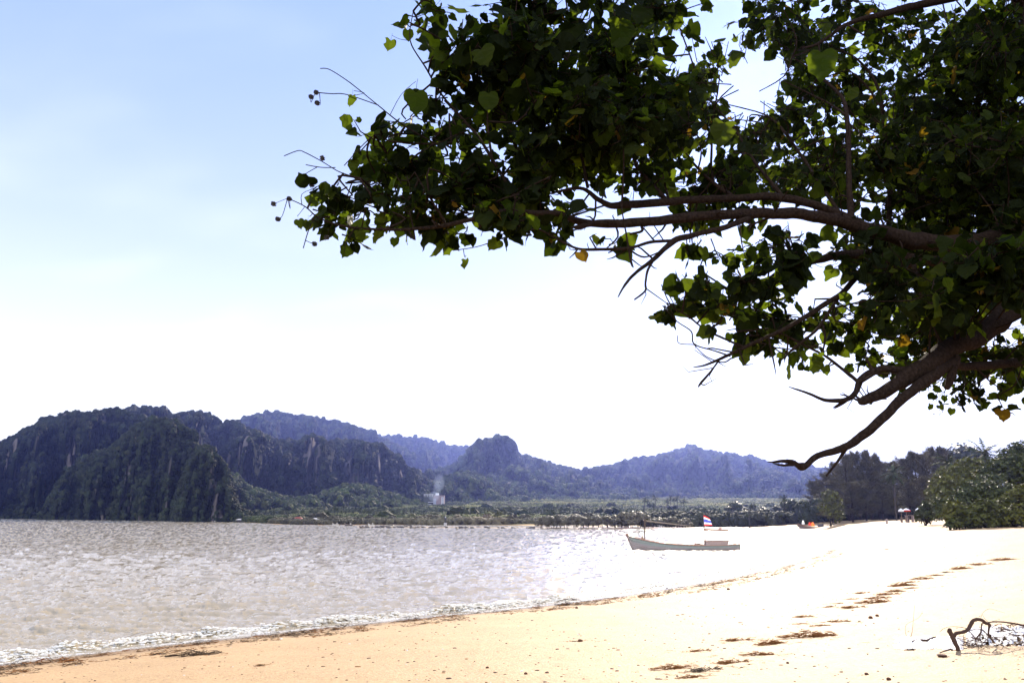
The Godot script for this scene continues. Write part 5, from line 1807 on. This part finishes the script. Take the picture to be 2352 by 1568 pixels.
	# single leaves that stand out against the sky
	for q in [[894, 104, 4.2, 0.075], [1112, 130, 3.9, 0.125], [1122, 232, 3.9, 0.105], [955, 235, 4.0, 0.13], [765, 440, 3.98, 0.075], [724, 458, 3.98, 0.07], [806, 230, 4.05, 0.065], [828, 540, 4.0, 0.06], [906, 556, 4.0, 0.05], [1069, 606, 4.1, 0.055], [1134, 562, 4.1, 0.08], [1338, 588, 4.2, 0.07], [1617, 583, 4.6, 0.09], [1908, 628, 5.0, 0.095], [1710, 826, 4.75, 0.065], [1872, 838, 4.9, 0.1], [1880, 826, 4.9, 0.085], [1898, 850, 4.9, 0.06], [2136, 934, 5.0, 0.04], [2163, 936, 5.0, 0.04], [2186, 945, 5.0, 0.045], [688, 514, 3.96, 0.05], [704, 516, 3.96, 0.055], [708, 520, 3.96, 0.045], [1424, 75, 4.2, 0.17], [1660, 300, 4.3, 0.15], [1888, 150, 4.4, 0.17], [1955, 215, 4.8, 0.09]]:
		var p := at(q[0], q[1], q[2])
		var dir := Vector3(rng.randfn() * 0.35, -1.0, rng.randfn() * 0.25)
		var z := dir.normalized()
		var up := Vector3(rng.randfn() * 0.35, 0.3, 1.0).normalized()
		var y := (up - z * up.dot(z)).normalized()
		stalk(p - z * q[3] * 0.85)
		tree_leaves.append([Transform3D(Basis(y.cross(z), y, z).scaled_local(Vector3.ONE * q[3]), p - z * q[3] * 0.4), 2 if q[0] != 1338 else 3])
	var pods := [[726, 212], [714, 222], [728, 236], [628, 468], [664, 456], [638, 503], [716, 424], [722, 560], [750, 545], [740, 363]]
	for q in pods:
		stalk(at(q[0], q[1], 4.0))
	put("twigs", twig_soup.mesh(), M.bark, tree, -tree.position).set_meta("kind", "stuff")
	# the 300 leaves that show largest are parts of their own, the rest one mass of foliage
	var shapes := [heart_leaf(1), heart_leaf(2), heart_leaf(3), heart_leaf(4), heart_leaf(5), heart_leaf(6), heart_leaf(7), heart_leaf(8), heart_leaf(9)]
	var inv := 1.0 / (LENS)
	var ranked := []
	for i in tree_leaves.size():
		var tr: Transform3D = tree_leaves[i][0]
		var q := tr.origin - Vector3(0, EYE, 0)
		var fz := -q.z * cos(pitch) + q.y * sin(pitch)
		var px := HALF_W + q.x / fz * LENS
		var py := HALF_H - (q.y * cos(pitch) + q.z * sin(pitch)) / fz * LENS
		var seen := px > 0.0 and px < 2352.0 and py > 0.0 and py < 1568.0
		ranked.append([tr.basis.z.length() / fz if seen else 0.0, i])
	ranked.sort_custom(func(a, b): return a[0] > b[0])
	var single := {}
	for k in 300:
		single[ranked[k][1]] = true
	var rest := {}
	for i in tree_leaves.size():
		var kind: int = tree_leaves[i][1]
		var sh := i % 9
		if single.has(i):
			var o := put("leaf", shapes[sh], M.leaf[kind], tree)
			o.transform = Transform3D(tree_leaves[i][0].basis, tree_leaves[i][0].origin - tree.position)
		else:
			var key := kind * 9 + sh
			if not rest.has(key):
				rest[key] = []
			rest[key].append(Transform3D(tree_leaves[i][0].basis, tree_leaves[i][0].origin - tree.position))
	for key in rest:
		scatter("foliage", shapes[key % 9], M.leaf[key / 9], rest[key], tree)
	print("leaves ", tree_leaves.size())
	# dark seed pods at the twig ends on the left
	for q in pods:
		var s := Soup.new()
		var c := at(q[0], q[1], 4.0)
		for k in 7:
			var a := TAU * k / 7.0
			s.flat(Vector3.ZERO, Vector3(cos(a), 0.9, sin(a)) * 0.012, Vector3(cos(a + 0.6), rf(-0.6, 0.6), sin(a + 0.6)) * 0.016)
			s.flat(Vector3.ZERO, Vector3(cos(a), -0.9, sin(a)) * 0.012, Vector3(cos(a + 0.7), rf(-0.5, 0.5), sin(a + 0.7)) * 0.016)
		s.tube([Vector3(0, -0.010, 0), Vector3(0, 0.010, 0)], [0.010, 0.008], 6)
		put("seed_pod", s.mesh(), mat(lin(0.03, 0.022, 0.018), 0.8), tree, c - tree.position)

# ---------------------------------------------------------------- things lying on the beach
func tangle(seed_: int, n: int, wide: float, high: float) -> ArrayMesh:      # a flat knot of weed strands, unit size
	var r := RandomNumberGenerator.new()
	r.seed = seed_
	var s := Soup.new()
	var knots := []
	for k in 6:
		knots.append(Vector2(r.randf_range(-0.85, 0.85) * wide, r.randf_range(-0.16, 0.16)))
	for k in n:
		var knot: Vector2 = knots[r.randi() % knots.size()]
		var p := Vector3(knot.x + r.randfn() * 0.15 * wide, 0.0, knot.y + r.randfn() * 0.10)
		p.y = high * r.randf_range(0.3, 1.2) * maxf(0.05, 1.0 - p.x * p.x / (wide * wide) * 1.2) * r.randf()
		var a := r.randf_range(0, TAU)
		var pts := [p]
		var rad := [0.008]
		for m in 3:
			a += r.randf_range(-0.9, 0.9)
			p += Vector3(cos(a) * 0.11 * 1.3, r.randf_range(-0.05, 0.04), sin(a) * 0.09)
			p.y = maxf(p.y, 0.005)
			pts.append(p)
			rad.append(r.randf_range(0.004, 0.013))
		s.tube(pts, rad, 4)
	return s.mesh()

func build_beach_things() -> void:
	var kinds := [tangle(1, 150, 1.0, 0.16), tangle(2, 120, 1.4, 0.10), tangle(3, 170, 0.9, 0.22), tangle(4, 110, 1.6, 0.07)]
	var r := RandomNumberGenerator.new()
	r.seed = 601
	# clumps that stand out: [x, y, length px, how]
	var spots := [
		[1625, 1538, 60, "largest brown weed clump at the bottom of the beach, dark on top"], [1612, 1495, 42, "brown weed clump with a small frayed end, above the largest one"], [1545, 1535, 48, "flat straw-coloured weed clump left of the largest one"], [1585, 1556, 34, "small weed scrap below the largest clump"], [1742, 1504, 40, "thick weed clump at the right end of the lowest streak"], [1690, 1521, 60, "thin broken streak of weed joining two clumps low on the beach"],
		[1700, 1470, 46, "flat weed clump in the middle of the second streak"], [1775, 1478, 54, "ragged weed clump left of the long thin third streak"], [1860, 1462, 70, "long weed streak below the centre of the wrack"], [1885, 1437, 36, "dense weed knot at the middle of the third streak"], [1850, 1416, 36, "loose weed clump above the dense knot"], [1930, 1428, 44, "thin weed streak right of the dense knot"], [1838, 1433, 26, "small weed clump left of the dense knot"],
		[1928, 1386, 22, "round weed clump lying alone up the beach"], [1908, 1394, 20, "small weed scrap left of the round one"], [1965, 1395, 46, "weed streak under the round clump"], [2010, 1384, 50, "weed streak reaching towards the upper wrack"], [2022, 1374, 30, "dense knot in the upper weed streak"], [2045, 1365, 44, "weed streak beyond the upper knot"], [2060, 1358, 30, "flat weed scrap beside the upper streak"], [1960, 1376, 24, "tiny weed scrap left of the upper streak"], [1985, 1362, 30, "thin weed scrap above the upper streak"],
		[2075, 1345, 50, "weed streak in the middle of the far wrack line"], [2100, 1337, 30, "weed clump in the far wrack line"], [2120, 1330, 30, "next weed clump up the far wrack line"], [2150, 1322, 36, "weed streak far up the beach"], [2180, 1314, 22, "small dark weed clump far up the beach"], [2210, 1306, 40, "thin weed streak near the beach's right side"], [2260, 1296, 46, "long thin weed streak near the right edge"], [2310, 1286, 50, "last weed streak before the right edge"], [2095, 1351, 30, "weed scrap below the far wrack line"], [2038, 1262, 16, "single dark lump of weed close to the far water's edge"],
		[1395, 1368, 12, "small weed lump at the wash line, centre"], [1230, 1388, 26, "dark weed clump on the wash line left of centre"], [598, 1528, 14, "small dark weed lump alone on the sand, bottom left"], [480, 1503, 18, "dark heap of weed in the left wrack line"], [445, 1505, 60, "weed streak left of the dark heap"], [1326, 1473, 18, "dark curled leaf-like scrap in the middle of the sand"], [365, 1502, 18, "dark weed lump in the nearer wrack line"]]
	var scraps := []
	for q in spots:
		var p := on_ground(q[0], q[1])
		var L: float = q[2] * -p.z / LENS
		var k := r.randi() % 4
		var dark: bool = q[3].contains("dark")
		var o := put("weed_clump", kinds[k], M.weed_dark if dark else M.weed, self, p)
		var long: float = [1.0, 1.4, 0.9, 1.6][k] * 1.25
		o.scale = Vector3(L / long, clampf(L * 0.9, 0.08, 0.6), clampf(L * 0.8, 0.1, 0.75))
		o.rotation.y = r.randf_range(0.1, 0.45)
		tag(o, q[3], "seaweed", "clumps of brown seaweed on the sand")
		for m in 16:
			var e := Vector2(p.x, -p.z) + Vector2(r.randfn() * L * 1.1, r.randfn() * L * 0.5 + r.randfn() * 0.1)
			var sz := r.randf_range(0.02, 0.09)
			scraps.append(Transform3D(Basis.from_euler(Vector3(0, r.randf_range(0, TAU), 0)).scaled(Vector3(sz * 1.5, sz, sz)), Vector3(e.x, ground_height(e.x, e.y), -e.y)))
	tag(scatter("weed_scraps", tangle(9, 20, 1.0, 0.2), M.weed, scraps), "small brown weed scraps strewn round the larger clumps", "seaweed")
	# the drift lines by the water: uncountable scraps
	var places := []
	var places2 := []
	var wn := noise(66, 0.5, 3)
	for k in 5200:
		var m := r.randf() * r.randf_range(0.3, 1.0) * 110.0
		var sp := shore_point(m)
		var p: Vector2 = sp[0] + sp[1] * (1.5 + 0.26 * r.randfn() + 0.25 * wn.get_noise_2d(m * 0.4, 9.0) + (0.0 if k % 5 < 3 else 1.25))
		var many := wn.get_noise_2d(p.x * 1.2, p.y * 1.2 + (50.0 if k % 5 < 3 else 0.0))
		if many < r.randf_range(-0.35, 0.25):
			continue
		var sz := r.randf_range(0.05, 0.16) * (1.0 + 1.8 * pow(r.randf(), 4.0))
		var t := Transform3D(Basis.from_euler(Vector3(0, r.randf_range(0, TAU), 0)).scaled(Vector3(sz * 1.3, sz * r.randf_range(0.8, 2.2), sz)), Vector3(p.x, ground_height(p.x, p.y), -p.y))
		if k % 3 == 0:
			places.append(t)
		else:
			places2.append(t)
	tag(scatter("drift_line", tangle(7, 26, 1.0, 0.3), M.weed, places), "brown weed scraps of the drift line along the water", "seaweed")
	tag(scatter("drift_line", tangle(8, 22, 1.0, 0.35), M.weed_dark, places2), "dark weed and leaf litter of the drift line along the water", "seaweed")
	# crumbs of shell, bark and pebble all over the sand
	var crumbs := []
	var tints := []
	for k in 3000:
		var d := 6.5 * pow(9.0, r.randf())
		var x := r.randf_range(-0.66, 0.66) * d
		var s := shore_distance(x, d)
		if s < 1.5:
			continue
		var sz := r.randf_range(0.003, 0.010) * (1.0 + 1.6 * pow(r.randf(), 6.0))
		crumbs.append(Transform3D(Basis.from_euler(Vector3(0, r.randf_range(0, TAU), 0)).scaled(Vector3(sz * r.randf_range(1.0, 2.6), sz * r.randf_range(0.4, 0.9), sz)), Vector3(x, ground_of(x, d, s) + sz * 0.2, -d)))
		var v := r.randf()
		tints.append(Color(0.09, 0.05, 0.03) if v < 0.75 else Color(0.30, 0.16, 0.06) if v < 0.92 else Color(0.75, 0.72, 0.68))
	tag(scatter("beach_litter", froth(), M.paint, crumbs, self, tints), "crumbs of shell, bark and pebble scattered over the sand", "beach litter")
	driftwood()
	single_bits()

func z5(x: float, y: float) -> Array:      # measured in the enlarged view of the driftwood
	return [2044.2 + x * 0.13087, 1389.6 + y * 0.13087]

func driftwood() -> void:
	var f := z5(1200, 800)
	var foot := on_ground(f[0], f[1])
	var d := -foot.z
	var t := thing("driftwood_branch", "dark crooked dead branch arching out of the sand at the lower right", "driftwood", foot)
	var mk := func(parts: Array, called: String) -> void:
		var s := Soup.new()
		for pts in parts:
			var p3 := []
			var rad := []
			for q in pts:
				var w := z5(q[0], q[1])
				var p := at(w[0], w[1], d + q[3])
				p.y = maxf(p.y, ground_height(p.x, -p.z) - 0.03)
				p3.append(p - foot)
				rad.append(q[2] * 0.5 * 0.13087 * d / LENS)
			var pp := smooth_line(p3, 4)
			var rr := smooth_line(rad, 4)
			s.tube(pp, rr.map(func(v): return maxf(v, 0.0016)), 7, 0.16, rng)
		put(called, s.mesh(), M.dead_wood, t)
	mk.call([[[1215, 830, 70, 0], [1190, 740, 72, 0], [1130, 620, 75, 0.02], [1095, 540, 80, 0.03], [1060, 470, 80, 0.03], [1052, 430, 70, 0.03], [1045, 405, 30, 0.03]]], "stump")
	mk.call([[[1120, 540, 70, 0.03], [1180, 490, 62, 0.05], [1290, 470, 58, 0.08], [1370, 430, 62, 0.1], [1420, 350, 64, 0.12], [1460, 275, 62, 0.14], [1530, 250, 58, 0.15], [1620, 262, 56, 0.16], [1680, 310, 58, 0.17], [1750, 340, 50, 0.18], [1745, 400, 34, 0.18], [1735, 470, 32, 0.2], [1750, 540, 30, 0.2], [1810, 620, 34, 0.2], [1835, 660, 24, 0.2]]], "arch")
	mk.call([[[1620, 320, 26, 0.16], [1610, 400, 24, 0.15], [1600, 480, 28, 0.14], [1540, 560, 26, 0.12], [1500, 620, 20, 0.1], [1515, 700, 14, 0.1]], [[1590, 500, 22, 0.14], [1590, 600, 18, 0.12], [1640, 700, 12, 0.1]], [[1600, 500, 18, 0.14], [1650, 550, 12, 0.12]]], "side_branch")
	mk.call([[[1630, 430, 22, 0.16], [1720, 520, 22, 0.2], [1790, 600, 24, 0.22], [1840, 650, 18, 0.25]], [[1380, 440, 18, 0.1], [1470, 530, 14, 0.06], [1560, 610, 14, 0.04], [1690, 660, 18, 0.0]], [[1390, 440, 14, 0.1], [1500, 430, 16, 0.12], [1600, 430, 18, 0.15]]], "side_branch")
	mk.call([[[1620, 325, 14, 0.16], [1760, 300, 20, 0.2], [1900, 290, 22, 0.3], [2050, 300, 26, 0.4], [2200, 325, 30, 0.5], [2350, 358, 44, 0.6], [2460, 380, 50, 0.7]]], "side_branch")
	mk.call([[[1380, 415, 10, 0.1], [1250, 385, 8, 0.06], [1100, 375, 7, 0.0], [970, 400, 6, -0.04], [880, 465, 5, -0.06]], [[1600, 262, 8, 0.16], [1610, 200, 6, 0.18], [1650, 120, 5, 0.2], [1740, 65, 5, 0.24], [1850, 82, 4, 0.28], [2020, 135, 3, 0.3]], [[1740, 300, 8, 0.18], [1660, 220, 6, 0.18], [1635, 170, 5, 0.2]], [[1740, 300, 8, 0.2], [1850, 270, 6, 0.26], [1940, 242, 3, 0.3]]], "twig")
	mk.call([[[370, 560, 10, -0.1], [400, 440, 7, -0.1], [415, 270, 5, -0.1], [430, 100, 4, -0.1], [435, 0, 3, -0.1]], [[320, 560, 7, -0.1], [278, 490, 5, -0.1], [290, 345, 5, -0.1], [420, 270, 4, -0.1], [520, 210, 4, -0.1], [570, 130, 3, -0.1]]], "twig")
	# fine twiggy brush caught below
	var s := Soup.new()
	var r := RandomNumberGenerator.new()
	r.seed = 611
	for k in 170:
		var x := r.randf_range(1250, 2420)
		var w := z5(x, r.randf_range(560, 780) if x < 1850 else r.randf_range(330, 740))
		var dd := d + r.randf_range(-0.1, 0.8)
		var p := at(w[0], w[1], dd)
		p.y = maxf(p.y, ground_height(p.x, dd) + 0.01)
		var pts := [p - foot]
		var a := r.randf_range(0, TAU)
		for m in 3:
			a += r.randf_range(-1.0, 1.0)
			p += Vector3(cos(a) * 0.06, r.randf_range(-0.035, 0.04), sin(a) * 0.06)
			p.y = maxf(p.y, ground_height(p.x, -p.z) + 0.005)
			pts.append(p - foot)
		s.tube(pts, [0.0045, 0.004, 0.003, 0.0015], 4)
	var brush := put("brushwood", s.mesh(), M.dead_wood, t)
	brush.set_meta("kind", "stuff")
	# crumpled white sheet and netting lying under it
	var n := noise(621, 2.4, 4)
	for q in [["crumpled white plastic sheet spread on the sand left of the dead branch", 60, 560, 1300, 790, 34, 14, 0.06], ["torn white netting caught behind the dead branch at the right", 1350, 400, 2420, 720, 34, 14, 0.11]]:
		var pts := PackedVector3Array()
		var nx: int = q[5] * 2
		var ny: int = q[6] * 2
		var skip := PackedByteArray()
		for j in ny:
			for i in nx:
				var u := float(i) / (nx - 1)
				var v := float(j) / (ny - 1)
				var w := z5(lerpf(q[1], q[3], u), lerpf(q[4], q[2], v))
				var g := on_ground(w[0], w[1])
				var e := minf(minf(u, 1.0 - u) * 1.6, minf(v, 1.0 - v)) + 0.34 * n.get_noise_2d(g.x * 1.5, g.z * 1.5)
				var hh: float = q[7] * 0.7 * (0.5 + 1.1 * n.get_noise_2d(g.x * 2.2, g.z * 2.2) + 0.5 * n.get_noise_2d(g.x * 6.0, g.z * 6.0)) * smoothstep(0.0, 0.2, e)
				pts.push_back(g + Vector3(0, maxf(hh, 0.0) + 0.004, 0))
				skip.push_back(1 if e < 0.06 or (q[1] > 1000 and n.get_noise_2d(g.x * 4.0 + 9.0, g.z * 4.0) > 0.12) else 0)
		tag(put("white_sheet", sheet(pts, nx, ny, PackedColorArray(), skip), mat(lin(0.74, 0.71, 0.67), 0.7, 0.3)), q[0], "plastic sheet")
	var stick := thing("stick", "dark knobbly stick lying on the white sheet", "stick", foot)
	s = Soup.new()
	var sp := []
	for q in [[400, 680], [470, 655], [560, 655], [650, 665], [700, 640], [760, 610], [825, 597]]:
		var w := z5(q[0], q[1])
		sp.append(on_ground(w[0], w[1]) + Vector3(0, 0.035, 0) - foot)
	s.tube(sp, [0.008, 0.014, 0.017, 0.017, 0.014, 0.012, 0.008], 6, 0.25, r)
	put("wood", s.mesh(), M.dead_wood, stick)
	var w := z5(980, 835)
	var st2 := thing("stick", "short pale stick with a knob in front of the dead branch", "stick", on_ground(w[0], w[1]))
	s = Soup.new()
	s.tube([Vector3(-0.1, 0.01, 0.05), Vector3(0.0, 0.025, 0.0), Vector3(0.09, 0.045, -0.02), Vector3(0.11, 0.03, -0.02)], [0.006, 0.009, 0.012, 0.016], 6)
	put("wood", s.mesh(), M.dead_wood, st2)

func single_bits() -> void:
	var r := RandomNumberGenerator.new()
	r.seed = 631
	var stone := froth()
	for q in [[1674, 1354, 9, "dark lump of stone right of the far weed streaks"], [2016, 1415, 10, "dark stone on the bare sand above the driftwood"], [2001, 1420, 12, "flat brown bark piece beside the stone above the driftwood"], [2043, 1561, 12, "dark pebble at the bottom edge below the driftwood"], [1810, 1523, 8, "dark pebble alone low on the sand, centre right"], [1992, 1549, 10, "small dark pebble low on the right, left of the bottom one"], [1332, 1473, 12, "dark triangular scrap in the middle of the bare sand"], [1208, 1548, 10, "dark pebble at the bottom, right of centre-left"], [1120, 1534, 8, "small dark pebble near the bottom, centre"], [1325, 1397, 9, "dark pebble under the centre of the wash line"], [2165, 1507, 26, "flat pale brown bark strip on the sand below the sheet"]]:
		var p := on_ground(q[0], q[1])
		var L: float = q[2] * -p.z / LENS * 0.5
		var o := put("stone" if not q[3].contains("bark") else "bark_piece", stone, mat(lin(0.10, 0.045, 0.025), 0.85, 0.3), self, p + Vector3(0, L * 0.2, 0))
		o.scale = Vector3(L, L * (0.7 if q[2] < 20 else 0.2), L * 0.8)
		o.rotation.y = r.randf_range(0, 3)
		tag(o, q[3], "stone" if not q[3].contains("bark") else "bark")
